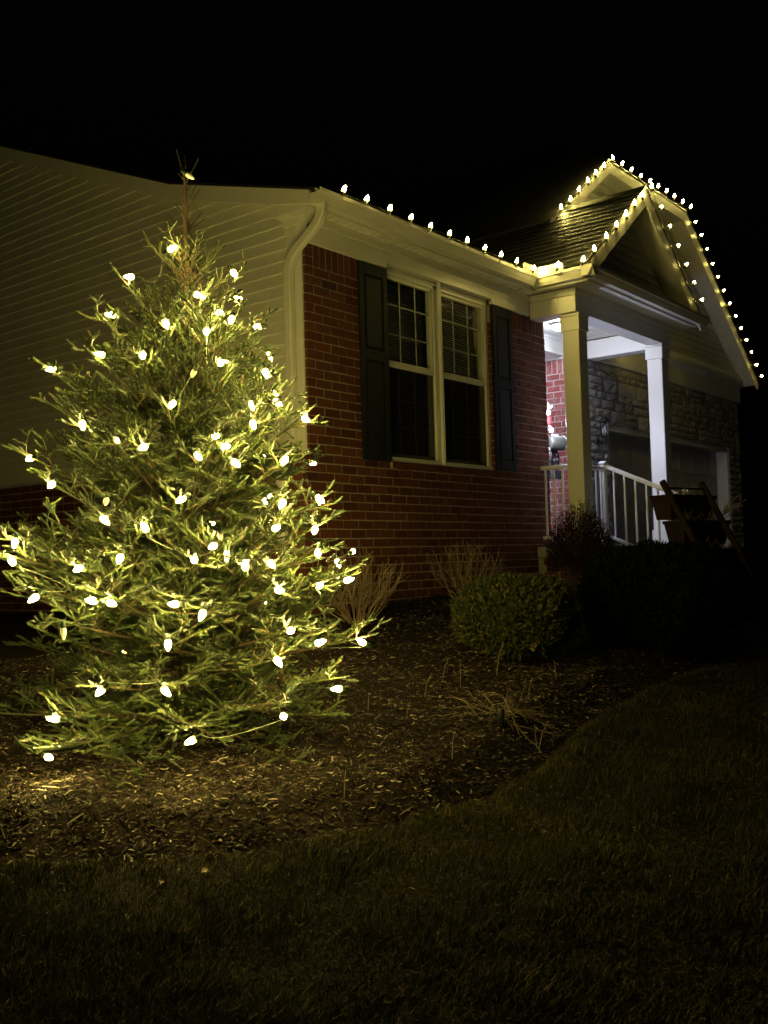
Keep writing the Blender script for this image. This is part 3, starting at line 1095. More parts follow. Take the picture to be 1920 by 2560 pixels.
def column(cx):
    m = MB()
    w = 0.1
    cy_ = -0.5025
    m.box(cx - w, cx + w, cy_ - w, cy_ + w, 0.70, 2.915, 0.006)
    c = m.build('column', MAT['column'], H)
    m = MB(); q = w + 0.016
    m.box(cx - q, cx + q, cy_ - q + 0.013, cy_ + q - 0.013, 2.905, 3.064, 0.004) if False else m.box(cx - q, cx + q, cy_ - q, cy_ + q, 2.905, 3.062, 0.004)
    m.box(cx - q - 0.006, cx + q + 0.006, cy_ - q - 0.006, cy_ + q + 0.006, 3.0625, 3.098, 0.004)
    m.build('capital', MAT['column'], c)
    m = MB()
    m.box(cx - q, cx + q, cy_ - q, cy_ + q, 0.521, 0.705, 0.004)
    m.build('plinth', MAT['column'], c)


column(3.842)
column(6.105)

# ---- porch gable (B) with rake boards
BC, BYF, BAZ = 5.02, -0.90, 4.765
BS = 0.772
gx = lambda z: (BAZ - z) / BS
m = MB()
m.prism([(BC - gx(3.44), -0.612, 3.44), (BC + gx(3.44), -0.612, 3.44), (BC, -0.612, BAZ - 0.05)], (0, 0.06, 0))
GB = m.build('porch_gable', MAT['siding'], H)


def gable_boards(parent, xl, xr, z0, z1, y, mat, lap=0.1027):
    z = z0
    while z < z1 - 0.02:
        zt = min(z + lap, z1)
        a0, a1, b0, b1 = xl(z), xr(z), xl(zt), xr(zt)
        if a1 - a0 < 0.05:
            break
        if b1 - b0 < 0.02:
            b0 = b1 = (b0 + b1) / 2
        m = MB()
        m.add([(a0, y - 0.018, z), (a1, y - 0.018, z), (b1, y - 0.004, zt), (b0, y - 0.004, zt), (a0, y, z - 0.003), (a1, y, z - 0.003), (b1, y, zt), (b0, y, zt)],
              [(0, 1, 2, 3), (0, 4, 5, 1), (0, 3, 7, 4), (1, 5, 6, 2), (5, 4, 7, 6)])
        m.build('siding_board', mat, parent)
        z += lap


gable_boards(GB, lambda z: BC - gx(z) + 0.05, lambda z: BC + gx(z) - 0.05, 3.50, 4.62, -0.614, MAT['siding'])


def rake(side, cx, az, zl, y0, name='rake_board', s=BS, h=0.205, x_from=0.0):
    """rake board of vertical height h, from the apex down to height zl; side -1 left, +1 right"""
    m = MB()
    xa, za = cx + side * x_from, az
    xb, zb = cx + side * (x_from + (az - zl) / s), zl
    m.prism([(xa, y0, za), (xb, y0, zb), (xb, y0, zb - h), (xa, y0, za - h)], (0, 0.022, 0))
    return m.build(name, MAT['trim'], H)


rake(-1, BC, BAZ, 3.56, BYF)
rake(1, BC, BAZ, 3.52, BYF)
m = MB()    # soffits under the rake overhang
for s in (-1, 1):
    za, zb = BAZ - 0.19, 3.42
    xa, xb = BC, BC + s * (za + 0.0 - zb) / BS
    m.prism([(xa, BYF + 0.023, za), (xb, BYF + 0.023, zb), (xb, BYF + 0.023, zb + 0.015), (xa, BYF + 0.023, za + 0.015)], (0, -0.615 - BYF - 0.024, 0))
m.build('rake_soffit', MAT['trim'], H)

# shingled roofs
m = MB()
for s in (-1, 1):
    xe = 1.60
    m.prism([(BC, BYF - 0.006, BAZ + 0.012), (BC + s * xe, BYF - 0.006, BAZ - BS * xe + 0.012), (BC + s * xe, BYF - 0.006, BAZ - BS * xe - 0.012), (BC, BYF - 0.006, BAZ - 0.012)],
            (0, 3.6 if s < 0 else 1.4, 0))
RB = m.build('porch_roof', MAT['shingle'], H)
tabs = []
for v in range(4):
    m = MB()
    w, l = 0.297, 0.165
    d = 0.004 * v / 3
    m.add([(0, 0, 0.009 + d * .5), (0, w, 0.009), (l, w, 0.003), (l, 0, 0.003), (0, 0, 0), (0, w, 0), (l, w, 0), (l, 0, 0)],
          [(0, 1, 2, 3), (4, 5, 1, 0), (1, 5, 6, 2), (0, 3, 7, 4)])
    tabs.append(m.mesh('shingle', MAT['shingle']))
ang = math.atan(BS)
u = 0.0
row = 0
Ls = 1.62 / math.cos(ang)
while u < Ls - 0.1:
    dist = Ls - u            # from ridge down to this course's lower edge
    xx = BC - dist * math.cos(ang)
    zz = BAZ - dist * math.sin(ang) + 0.0125
    yy = BYF - 0.008 - (0.15 if row % 2 else 0.0)
    k = 0
    while yy < 2.2:
        o = put('shingle', random.choice(tabs), RB)
        o.location = (xx, max(yy, BYF - 0.008) if k == 0 else yy, zz + random.gauss(0, 0.0006))
        o.rotation_euler = (0, -ang, random.gauss(0, 0.002))
        yy += 0.3
        k += 1
    u += 0.135
    row += 1
m = MB()
m.prism([(BC - 0.12, BYF - 0.010, BAZ - 0.06), (BC, BYF - 0.010, BAZ + 0.036), (BC + 0.12, BYF - 0.010, BAZ - 0.06), (BC, BYF - 0.010, BAZ + 0.016)], (0, 1.15, 0))
m.build('ridge_cap', MAT['shingle'], RB)
m = MB()   # pent strip above the porch gutter and the main roof
m.prism([(XG + 0.12, PFY - 0.10, 3.478), (XG + 0.12, -0.64, 3.58), (XG + 0.12, -0.64, 3.56), (XG + 0.12, PFY - 0.10, 3.464)], (6.60 - XG - 0.12, 0, 0))
m.build('pent_roof', MAT['shingle'], H)
m = MB()
yr = [-0.30, 1.56, 9.3]
zr = [RT(y) + 0.016 for y in yr]
m.prism([(-0.19, y, z) for y, z in zip(yr, zr)] + [(-0.19, y, z - 0.02) for y, z in zip(yr[::-1], zr[::-1])], (3.75, 0, 0))
m.prism([(3.561, 0.25, RT(0.25) + 0.016), (3.561, 1.56, RT(1.56) + 0.016), (3.561, 9.3, RT(9.3) + 0.016), (3.561, 9.3, RT(9.3)), (3.561, 1.56, RT(1.56)), (3.561, 0.25, RT(0.25))], (2.4, 0, 0))
m.build('main_roof', MAT['shingle'], H)

# ---- garage: stone front, door, clipped gable (A)
GY = 0.50
AS = 0.745
AXL, AXR, AZT = 6.39, 9.13, 5.815
AY = 0.20
DXL, DXR, DZT, DZB = 6.67, 11.46, 2.235, 0.10
m = MB()
m.box(5.712, DXL - 0.02, GY + 0.02, GY + 0.25, -0.2, 3.2)
m.box(DXR + 0.02, 12.05, GY + 0.02, GY + 0.25, -0.2, 3.2)
m.box(DXL - 0.02, DXR + 0.02, GY + 0.02, GY + 0.25, DZT + 0.02, 3.2)
GW = m.build('garage_wall', MAT['mortar'], H)
stone_meshes = {}


def stone(x0, x1, z0, z1):
    w, h = x1 - x0 - 0.012, z1 - z0 - 0.012
    seed = random.randrange(10 ** 6)
    r = np.random.default_rng(seed)
    nx, nz = 5, 4
    V = []
    for j in range(nz):
        for i in range(nx):
            a, c = i / (nx - 1), j / (nz - 1)
            ed = min(a, 1 - a, 0.25) / 0.25, min(c, 1 - c, 0.3) / 0.3
            out = 0.010 + 0.014 * min(1, (ed[0] * ed[1]) ** 0.5 + 0.1) + r.normal(0, 0.005) * (ed[0] * ed[1] > 0)
            jx = r.normal(0, 0.005) if 0 < i < nx - 1 else r.normal(0, 0.003)
            cut = 0.012 if (i in (0, nx - 1) and j in (0, nz - 1)) else 0.0
            V.append((x0 + 0.006 + w * a + jx + (cut if i == 0 else -cut if i == nx - 1 else 0), GY + 0.012 - out, z0 + 0.006 + h * c + r.normal(0, 0.003)))
    F = [(j * nx + i, j * nx + i + 1, (j + 1) * nx + i + 1, (j + 1) * nx + i) for j in range(nz - 1) for i in range(nx - 1)]
    rim = [i for i in range(nx)] + [j * nx + nx - 1 for j in range(1, nz)] + [(nz - 1) * nx + i for i in range(nx - 2, -1, -1)] + [j * nx for j in range(nz - 2, 0, -1)]
    b0 = len(V)
    V += [(V[k][0], GY + 0.03, V[k][2]) for k in rim]
    nr = len(rim)
    F += [(rim[(k + 1) % nr], rim[k], b0 + k, b0 + (k + 1) % nr) for k in range(nr)]
    mb = MB(); mb.add(V, F)
    return mb


def stones(x0, x1, z0, z1):
    z = z0
    while z < z1 - 0.05:
        h = random.choice([0.09, 0.11, 0.13, 0.17, 0.2])
        if z1 - (z + h) < 0.08:
            h = z1 - z
        x = x0
        while x < x1 - 0.01:
            w = random.uniform(1.3, 4.2) * min(h, 0.14) + 0.04
            if x1 - (x + w) < 0.10:
                w = x1 - x
            if h > 0.15 and random.random() < 0.45:
                s = h * random.uniform(0.4, 0.6)
                stone(x, x + w, z, z + s).build('stone', MAT['stone'], GW)
                stone(x, x + w, z + s, z + h).build('stone', MAT['stone'], GW)
            else:
                stone(x, x + w, z, z + h).build('stone', MAT['stone'], GW)
            x += w
        z += h


stones(5.70, DXL, 0.52, DZT)
stones(5.70, 12.05, DZT + 0.0, 3.085)
stones(DXR, 12.05, 0.3, DZT)
m = MB()
m.box(DXL - 0.02, DXL + 0.09, GY + 0.03, GY + 0.26, 0.1, DZT + 0.02, 0.003)
m.box(DXR - 0.02, DXR + 0.02, GY + 0.03, GY + 0.26, 0.1, DZT + 0.02, 0.003)
m.box(DXL + 0.0905, DXR - 0.0205, GY + 0.03, GY + 0.26, DZT - 0.09, DZT + 0.02, 0.003)
m.build('door_casing', MAT['trim'], H)
m = MB()
m.box(DXL + 0.09, DXR - 0.02, GY + 0.22, GY + 0.26, 0.1, DZT - 0.09)
GD = m.build('garage_door', MAT['garage'], H)
for r_ in range(4):
    z0 = 0.12 + r_ * 0.505
    for k in range(8):
        x0 = DXL + 0.14 + k * 0.578
        mb = MB()
        a = (x0, x0 + 0.5, z0 + 0.08, z0 + 0.43)
        c = 0.035
        V = [(a[0], GY + 0.2185, a[2]), (a[1], GY + 0.2185, a[2]), (a[1], GY + 0.2185, a[3]), (a[0], GY + 0.2185, a[3]),
             (a[0] + .012, GY + 0.226 - .014, a[2] + .012), (a[1] - .012, GY + 0.212, a[2] + .012), (a[1] - .012, GY + 0.212, a[3] - .012), (a[0] + .012, GY + 0.212, a[3] - .012),
             (a[0] + c, GY + 0.2165, a[2] + c), (a[1] - c, GY + 0.2165, a[2] + c), (a[1] - c, GY + 0.2165, a[3] - c), (a[0] + c, GY + 0.2165, a[3] - c)]
        mb.add(V, [(8, 9, 10, 11)] + [(i, (i + 1) % 4, 4 + (i + 1) % 4, 4 + i) for i in range(4)] + [(4 + i, 4 + (i + 1) % 4, 8 + (i + 1) % 4, 8 + i) for i in range(4)])
        mb.build('door_panel', MAT['garage'], GD)
m = MB()
m.box(5.705, 12.1, GY - 0.035, GY + 0.2, 3.085, 3.35, 0.003)
m.profx([(GY - 0.036, 3.352), (GY - 0.085, 3.415), (GY - 0.10, 3.43), (GY - 0.10, 3.50), (GY - 0.045, 3.60), (GY + 0.1, 3.60), (GY + 0.1, 3.352)], 6.25, 12.1)
m.build('garage_frieze', MAT['trim'], H)
axl = lambda z: AXL - (AZT - z) / AS
axr = lambda z: AXR + (AZT - z) / AS
m = MB()
m.prism([(4.75, GY, 4.0), (5.3, GY, 3.45), (axr(3.5), GY, 3.5), (AXR, GY, AZT - 0.05), (AXL, GY, AZT - 0.05)], (0, 0.08, 0))
GA = m.build('garage_gable', MAT['siding'], H)
gable_boards(GA, lambda z: max(4.9, axl(z) + 0.05), lambda z: axr(z) - 0.12, 3.615, 5.72, GY, MAT['siding'])
# rakes: left, level top, right
m = MB(); hh = 0.165
m.prism([(AXL, AY, AZT), (4.7, AY, AZT - (AXL - 4.7) * AS), (4.7, AY, AZT - (AXL - 4.7) * AS - hh), (AXL + 0.02, AY, AZT - hh)], (0, 0.022, 0)); m.build('rake_board', MAT['trim'], H)
m = MB(); m.prism([(AXL + 0.0005, AY, AZT), (AXR - 0.0005, AY, AZT), (AXR - 0.10, AY, AZT - hh), (AXL + 0.0205, AY, AZT - hh)], (0, 0.022, 0)); m.build('rake_board', MAT['trim'], H)
m = MB(); m.prism([(AXR, AY, AZT), (12.34, AY, AZT - (12.34 - AXR) * AS), (12.28, AY, AZT - (12.34 - AXR) * AS - 0.10), (12.16, AY, AZT - (12.34 - AXR) * AS - 0.04), (AXR - 0.0995, AY, AZT - hh)], (0, 0.022, 0)); m.build('rake_board', MAT['trim'], H)
m = MB()
e = AZT - 0.13
m.prism([(AXL, AY + 0.023, e), (4.9, AY + 0.023, e - (AXL - 4.9) * AS), (4.9, AY + 0.023, e + 0.015 - (AXL - 4.9) * AS), (AXL, AY + 0.023, e + 0.015)], (0, GY - AY - 0.024, 0))
m.prism([(AXL, AY + 0.023, e), (AXR, AY + 0.023, e), (AXR, AY + 0.023, e + 0.015), (AXL, AY + 0.023, e + 0.015)], (0, GY - AY - 0.024, 0))
m.prism([(AXR, AY + 0.023, e), (12.2, AY + 0.023, e - (12.2 - AXR) * AS), (12.2, AY + 0.023, e + 0.015 - (12.2 - AXR) * AS), (AXR, AY + 0.023, e + 0.015)], (0, GY - AY - 0.024, 0))
m.build('rake_soffit', MAT['trim'], H)
m = MB()
t = 0.03
y0 = AY - 0.006
for (xa, za, xb, zb) in ((AXL - 1.72, AZT - 1.72 * AS, AXL, AZT), (AXR, AZT, 12.38, AZT - (12.38 - AXR) * AS)):
    m.prism([(xa, y0, za + 0.004), (xb, y0, zb + 0.004), (xb, y0, zb + t), (xa, y0, za + t)], (0, 6.0, 0))
AXC = (AXL + AXR) / 2
rz = AZT + (AXR - AXL) / 2 * AS
m.add([(AXL, y0, AZT + 0.004), (AXR, y0, AZT + 0.004), (AXC, y0 + 1.5, rz), (AXL, y0, AZT + t), (AXR, y0, AZT + t), (AXC, y0 + 1.5, rz + t)],
      [(2, 1, 0), (3, 4, 5), (0, 1, 4, 3), (1, 2, 5, 4), (2, 0, 3, 5)])
m.add([(AXL, y0, AZT + t), (AXC, y0 + 1.5, rz + t), (AXC, 6.2, rz + t), (AXL, 6.2, AZT + t)], [(0, 1, 2, 3)])
m.add([(AXR, y0, AZT + t), (AXC, y0 + 1.5, rz + t), (AXC, 6.2, rz + t), (AXR, 6.2, AZT + t)], [(3, 2, 1, 0)])
m.build('garage_roof', MAT['shingle'], H)
m = MB(); m.box(11.9, 12.05, GY + 0.26, 7.0, -0.2, 3.45); m.build('garage_side_wall', MAT['siding'], H)

# porch ceiling light
PL = thing('ceiling_light', 'small round white lamp on the porch ceiling behind the front column', 'ceiling light', (4.85, 0.22, 3.298))
m = MB(); m.lathe([(0.115, -0.001), (0.12, -0.02), (0.10, -0.03)], (4.85, 0.22, 3.298), 20); m.build('base_plate', MAT['trim'], PL, True)
m = MB(); m.lathe([(0.092, -0.0305), (0.092, -0.055), (0.075, -0.075), (0.04, -0.085), (0.004, -0.087)], (4.85, 0.22, 3.298), 16); m.build('lens', MAT['ceilinglamp'], PL, True)
# lamp on the end wall of the brick wing, round the corner from the camera: it lights everything that faces it
m = MB(); m.lathe([(.055, 0), (.06, .012), (.03, .03), (.015, .06)], (X_END - 0.003, 0.135, 1.93), 14, (1, 0, 0))
m.lathe([(.025, 0.0), (.056, .01), (.058, .02), (.025, .035)], (X_END + 0.085, 0.135, 2.045), 14)
m.tube([(X_END + .05, .135, 1.93), (X_END + .07, .135, 2.0), (X_END + .085, .135, 2.06)], .008, 6)
WL = m.build('wall_lamp', MAT['blackmetal'], H, True)
m = MB(); m.lathe([(.004, -.06), (.036, -.045), (.05, -.005), (.047, .03), (.026, .055), (.018, .06)], (X_END + 0.085, 0.135, 1.975), 16)
m.build('globe', MAT['porchlamp'], WL, True)
#__PART2__
# ------------------------------------------------------------------ bulbs and light strings
K = 1920.0 / 1659.0


def bulb_meshes():
    lens = MB()
    lens.lathe([(0.0085, 0.0), (0.0120, 0.006), (0.0138, 0.015), (0.0131, 0.026), (0.0100, 0.039), (0.0058, 0.050), (0.0012, 0.056)], (0, 0, 0), 9)
    sock = MB()
    sock.lathe([(0.0105, 0.001), (0.0112, -0.006), (0.0112, -0.024), (0.008, -0.029), (0.003, -0.030)], (0, 0, 0), 8)
    return lens.mesh('bulb', MAT['bulb'], True), lens.mesh('roof_bulb', MAT['roofbulb'], True), lens.mesh('dim_bulb', MAT['dimbulb'], True), sock.mesh('socket', MAT['socket'], True)


LENS, RLENS, DIM, SOCK = bulb_meshes()
CLIPB = MB().box(-0.006, 0.006, -0.004, 0.004, -0.05, -0.028).box(-0.009, 0.009, -0.012, 0.004, -0.031, -0.027)
CLIP = CLIPB.mesh('clip', MAT['drumend'])


def add_bulb(parent, pos, axis, dim=False, clip=False, size=1.0):
    o = put('bulb', DIM if dim else (RLENS if size > 1.1 else LENS), parent)
    o.matrix_parent_inverse = Matrix.Translation(-parent.location)
    q = Vector(axis).to_track_quat('Z', 'Y')
    o.location = pos
    o.rotation_mode = 'QUATERNION'
    o.rotation_quaternion = q
    o.scale = (size, size, size)
    s = put('socket', SOCK, o)
    if clip:
        put('clip', CLIP, o)
    return o


def wire(parent, pts, mat, rad=0.0022, name='cord'):
    m = MB()
    m.tube(pts, rad, 5)
    return m.build(name, mat, parent, True)


def sagged(A, B, sag, n=5, side=(0, 0, 0)):
    A = np.array(A, float); B = np.array(B, float); s = np.array(side, float)
    return [A + (B - A) * t + (np.array([0, 0, -1.0]) * sag + s) * 4 * t * (1 - t) for t in np.linspace(0, 1, n)]


# along the eave and round the inside corner
SE = thing('light_string', 'string of round glowing bulbs clipped along the front gutter', 'string lights', (0.0, -0.33, 3.5), 'bulb strings on the house')
eave = [(742, 412), (792, 433), (843, 455), (888, 476), (931, 494), (971, 511), (1010, 526), (1047, 541), (1083, 554), (1116, 567), (1153, 577)]
prev = None
path = []
for i, (x, y) in enumerate(eave):
    p = hit(x * K, y * K, 1, -0.335)
    p[2] = 3.512
    add_bulb(SE, (p[0] - 0.012, -0.335, p[2]), (0.42 + random.gauss(0, .1), random.gauss(-0.1, .12), 1), clip=True, size=1.25)
    path.append(p.copy())
for (x, y) in ((1203, 573), (1258, 565)):
    p = hit(x * K, y * K, 0, XG)
    p[2] = 3.515
    add_bulb(SE, (XG, p[1], p[2]), (-0.1, -0.35, 1), clip=True, size=1.25)
    path.append(np.array([XG, p[1], p[2]]))
cp = []
for a, b_ in zip(path[:-1], path[1:]):
    cp += sagged(a - [0, 0, .022], b_ - [0, 0, .022], -0.012 + random.gauss(0, .008), 6)[:-1]
cp.append(path[-1] - [0, 0, .022])
wire(SE, cp, MAT['cord'])


def rake_string(name_label, plists, loc, y_plane, zoff):
    S = thing('light_string', name_label, 'string lights', loc, 'bulb strings on the house')
    pts = []
    for (lst, ax) in plists:
        for (x, y) in lst:
            p = hit(x, y, 1, y_plane)
            a = np.array(ax, float) + rng.normal(0, 0.10, 3)
            a /= np.linalg.norm(a)
            q = p - a * 0.03
            add_bulb(S, tuple(q), tuple(a), clip=False, size=1.25)
            pts.append(q - a * 0.022)
    cp = []
    for a, b_ in zip(pts[:-1], pts[1:]):
        cp += sagged(a, b_, 0.012, 5)[:-1]
    cp.append(pts[-1])
    wire(S, cp, MAT['cord'])
    return S


bl = [(x * K, y * K) for x, y in ((1284, 537), (1310, 510), (1332, 485), (1353, 462), (1371, 438), (1389, 420), (1408, 402))]
br = [(1620 + x / 5.53, 450 + y / 5.53) for x, y in ((180, 375), (300, 640), (415, 910), (530, 1170), (635, 1420), (745, 1660))]
rake_string('string of glowing bulbs up and down the lower porch gable', [(bl, (-0.45, -0.25, 0.85)), (br, (0.75, -0.2, 0.62))], (3.6, -0.9, 3.6), BYF - 0.025, 0.05)
al = [(x * K, y * K) for x, y in ((1212, 448), (1232, 430), (1251, 409), (1270, 390), (1287, 373), (1305, 357), (1324, 341))]
at = [(x * K, y * K) for x, y in ((1344, 354), (1364, 367), (1384, 380), (1404, 391), (1422, 402), (1440, 413), (1457, 424), (1475, 436), (1492, 447))]
ar = [(x * K, y * K) for x, y in ((1502, 480), (1515, 508), (1527, 538), (1539, 570), (1551, 598), (1563, 628), (1576, 656), (1589, 683), (1600, 709), (1612, 735), (1623, 761), (1634, 788), (1645, 813))]
rake_string('string of glowing bulbs round the higher clipped garage gable', [(al, (-0.45, -0.25, 0.85)), (at, (0.1, -0.3, 0.95)), (ar, (0.75, -0.2, 0.62))], (5.0, 0.2, 4.7), AY - 0.025, 0.05)

# ------------------------------------------------------------------ porch railings
def newel(parent, x, y, z0, z1):
    m = MB()
    m.box(x - .032, x + .032, y - .032, y + .032, z0, z1, 0.006)
    for k in (-.016, 0.0, .016):
        m.box(x + k - .004, x + k + .004, y - .0345, y - .0325, z0 + .02, z1 - .02)
        m.box(x - .0345, x - .0325, y + k - .004, y + k + .004, z0 + .02, z1 - .02)
    n = m.build('newel_post', MAT['rail'], parent)
    m = MB(); m.box(x - .042, x + .042, y - .042, y + .042, z1 + .0005, z1 + .018, 0.004)
    m.prism([(x - .036, y - .036, z1 + .0185), (x + .036, y - .036, z1 + .0185), (x, y - .036, z1 + .032)], (0, .072, 0))
    m.build('post_cap', MAT['rail'], n)
    m = MB(); m.lathe([(.066, 0.0), (.066, .015), (.05, .026), (.046, .045), (.05, .05), (.04, .055)], (x, y, z0), 14)
    m.build('post_base', MAT['rail'], n)
    return n


def bar(mb, p, q, w, h):
    p = np.array(p, float); q = np.array(q, float)
    d = (q - p); d /= np.linalg.norm(d)
    s = np.cross(d, [0, 0, 1.0]); s /= np.linalg.norm(s)
    u = np.cross(s, d)
    c = 0.15
    pr = [p + s * w * a + u * h * b_ for a, b_ in ((-.5, -.5 + c), (-.5 + c, -.5), (.5 - c, -.5), (.5, -.5 + c), (.5, .5 - c), (.5 - c, .5), (-.5 + c, .5), (-.5, .5 - c))]
    mb.prism(pr, q - p)


R1 = thing('porch_railing', 'short white railing between the brick corner and the front column', 'railing', (3.86, -0.2, 0.52))
m = MB(); bar(m, (3.86, -0.012, 1.415), (3.86, -0.385, 1.415), .045, .045); m.build('top_rail', MAT['rail'], R1)
m = MB(); bar(m, (3.86, -0.012, 0.62), (3.86, -0.385, 0.62), .035, .035); m.build('bottom_rail', MAT['rail'], R1)
for y in (-0.06, -0.168, -0.275, -0.36):
    m = MB(); m.box(3.849, 3.871, y - .011, y + .011, .638, 1.392, .003); m.build('baluster', MAT['rail'], R1)
R2 = thing('porch_railing', 'white stair railing with two newel posts running down from the porch', 'railing', (4.39, -0.5, 0.52))
RX, RY = 4.39, -0.52
newel(R2, RX, RY, 0.521, 1.455)
newel(R2, RX + .01, -1.49, 0.141, 1.075)
m = MB(); bar(m, (3.965, RY, 1.40), (RX - .033, RY, 1.40), .045, .045); m.build('top_rail', MAT['rail'], R2)
m = MB(); bar(m, (3.965, RY, .62), (RX - .033, RY, .62), .035, .035); m.build('bottom_rail', MAT['rail'], R2)
for x in (4.07, 4.20, 4.315):
    m = MB(); m.box(x - .011, x + .011, RY - .011, RY + .011, .638, 1.378, .003); m.build('baluster', MAT['rail'], R2)
ta, tb = (RX, RY - .033, 1.425), (RX + .01, -1.457, 1.015)
ba, bb = (RX, RY - .033, 0.63), (RX + .01, -1.457, 0.215)
m = MB(); bar(m, ta, tb, .045, .048); m.build('top_rail', MAT['rail'], R2)
m = MB(); bar(m, ba, bb, .035, .035); m.build('bottom_rail', MAT['rail'], R2)
for y in (-0.645, -0.775, -0.905, -1.035, -1.165, -1.295, -1.40):
    t = (y - ta[1]) / (tb[1] - ta[1])
    m = MB(); m.box(RX - .011, RX + .011, y - .011, y + .011, ba[2] + t * (bb[2] - ba[2]) + .012, ta[2] + t * (tb[2] - ta[2]) - .02, .003); m.build('baluster', MAT['rail'], R2)

# ------------------------------------------------------------------ lantern on the stone
LX, LY, LZ = 6.30, 0.375, 2.045
LT = thing('wall_lantern', 'black cage lantern with a clear glass on the stone pier', 'lantern', (LX, LY, 1.93))
m = MB(); m.lathe([(.045, 0), (.05, .006), (.048, .02), (.03, .03)], (LX - .02, GY - .012, 1.955), 12, (0, -1, 0)); m.build('back_plate', MAT['blackmetal'], LT, True)
m = MB(); m.tube([(LX - .02, GY - .03, 1.95), (LX - .02, .43, 1.90), (LX - .01, .39, 1.90), (LX, LY, 1.95), (LX, LY, 2.02)], .008, 6)
m.tube([(LX - .02, GY - .03, 1.965), (LX - .03, .44, 2.00), (LX - .015, .415, 2.02), (LX - .01, .41, 1.985)], .006, 6); m.build('bracket', MAT['blackmetal'], LT, True)
m = MB(); m.lathe([(.02, 0.0), (.05, .01), (.052, .022)], (LX, LY, 2.01), 6); m.build('base', MAT['blackmetal'], LT)
for k in range(6):
    a = 6.2832 * k / 6 + .3
    m = MB(); m.tube([(LX + .05 * math.cos(a), LY + .05 * math.sin(a), 2.03), (LX + .064 * math.cos(a), LY + .064 * math.sin(a), 2.215)], .0055, 5); m.build('cage_bar', MAT['blackmetal'], LT)
m = MB(); m.lathe([(.072, 0), (.078, .008), (.055, .04), (.022, .066), (.012, .072), (.010, .085), (.016, .095), (.010, .107), (.003, .125)], (LX, LY, 2.21), 6); m.build('roof', MAT['blackmetal'], LT)
m = MB(); m.lathe([(.014, 0), (.026, .02), (.03, .05), (.022, .085), (.012, .11), (.002, .115)], (LX, LY, 2.04), 10); m.build('lamp', MAT['lampglass'], LT, True)

# ------------------------------------------------------------------ figure on the porch, half hidden by the brick corner


def at_depth(x, y, Yp):
    return hit(x, y, 1, Yp)


FG = thing('porch_figure', 'tall porch decoration with white bow, plaid cloth and a pale ended drum', 'decoration', (5.0, 0.30, 0.52))
YD = 0.22
q = lambda zx, zy: at_depth(1340 + zx / 6.91, 980 + zy / 6.91, YD)
m = MB(); c0 = q(190, 1480); m.box(c0[0] - .12, c0[0] + .14, YD - .1, YD + .1, .521, .60, .01); m.tube([(c0[0], YD, .6), (c0[0], YD, q(200, 560)[2])], [.03, .025], 8); m.build('post', MAT['slate'], FG, True)
m = MB()                                     # white bow and ribbons at the top
for a, b_ in (((205, 330), (200, 175)), ((210, 320), (285, 215))):
    p0, p1 = q(*a), q(*b_)
    m.tube([p0, (p0 + p1) / 2 + [0, -.02, .01], p1], [.012, .02, .008], 7)
p0 = q(205, 330); m.tube([p0 + [0, 0, .03], p0, q(215, 400)], [.02, .038, .03], 8)
m.build('bow', MAT['bow'], FG, True)
m = MB(); m.tube([q(205, 400), q(225, 470), q(205, 570)], [.03, .045, .03], 8); m.build('red_cloth', MAT['redcloth'], FG, True)
m = MB()
for a, b_ in (((215, 560), (285, 720)), ((210, 560), (235, 700)), ((205, 640), (290, 745)), ((270, 740), (400, 770))):
    p0, p1 = q(*a), q(*b_); m.tube([p0, (p0 + p1) / 2 + [0, -.03, 0], p1], [.008, .014, .01], 6)
m.build('ribbon', MAT['bow'], FG, True)
pa, pb = q(215, 880), q(435, 900)
m = MB(); dd = (pb - pa) / np.linalg.norm(pb - pa) + np.array([0, -.35, 0]); dd /= np.linalg.norm(dd)
rr = 0.088
m.lathe([(rr * .8, 0), (rr, .01), (rr, .2), (rr * 1.04, .205), (rr * 1.04, .215)], pa, 18, dd); m.build('drum', MAT['drum'], FG, True)
m = MB(); m.lathe([(rr * 1.05, .2155), (rr * 1.06, .225), (rr * .98, .229), (rr * .6, .224), (.004, .222)], pa, 18, dd); m.build('drum_end', MAT['drumend'], FG, True)
m = MB()
top = [q(235, 950), q(345, 960)]
for k in range(7):
    t = k / 6.0
    p0 = q(215 + 110 * t, 960); p1 = q(225 + 150 * t, 1290 + 15 * math.sin(5 * t)); p2 = q(280 + 110 * t, 1340)
    m.tube([p0 + [0, .02 * math.sin(6 * t), 0], (p0 + p1) / 2 + [0, -.03 * math.cos(7 * t), 0], p1, p2], [.016, .02, .022, .01], 6)
m.build('plaid_cloth', MAT['plaid'], FG, True)
m = MB(); p0, p1 = q(235, 1350), q(430, 1510); m.box(p0[0], p1[0], YD - .03, YD + .03, p1[2], p0[2], .006); m.build('grey_board', MAT['slate'], FG)

# ------------------------------------------------------------------ ladder planter by the hedge
PU = np.array([AR[0], AR[1], 0]); PU /= np.linalg.norm(PU)
PV = np.array([AF[0], AF[1], 0]); PV /= np.linalg.norm(PV)
th = math.radians(38)
PS_ = math.cos(th) * PU + math.sin(th) * PV      # across the ladder
PLN = math.sin(th) * PU - math.cos(th) * PV      # foot of the ladder leans out this way
dpt = 9.15
d0 = ray(1708, 1210); top_c = CAM + d0 * dpt
UP = np.array([0, 0, 1.0])
gz = -0.27
Hh = top_c[2] - gz
lean = 0.56
LP = thing('ladder_planter', 'dark wooden ladder planter with three tiered boxes of dry plants', 'planter', (top_c[0] + PLN[0] * lean * Hh, top_c[1] + PLN[1] * lean * Hh, gz))


def lp(s, dz, out=0.0):
    return top_c + PS_ * s - UP * dz + PLN * (lean * dz + out)


def wood_bar(mb, p, q_, w, h):
    bar(mb, p, q_, w, h)


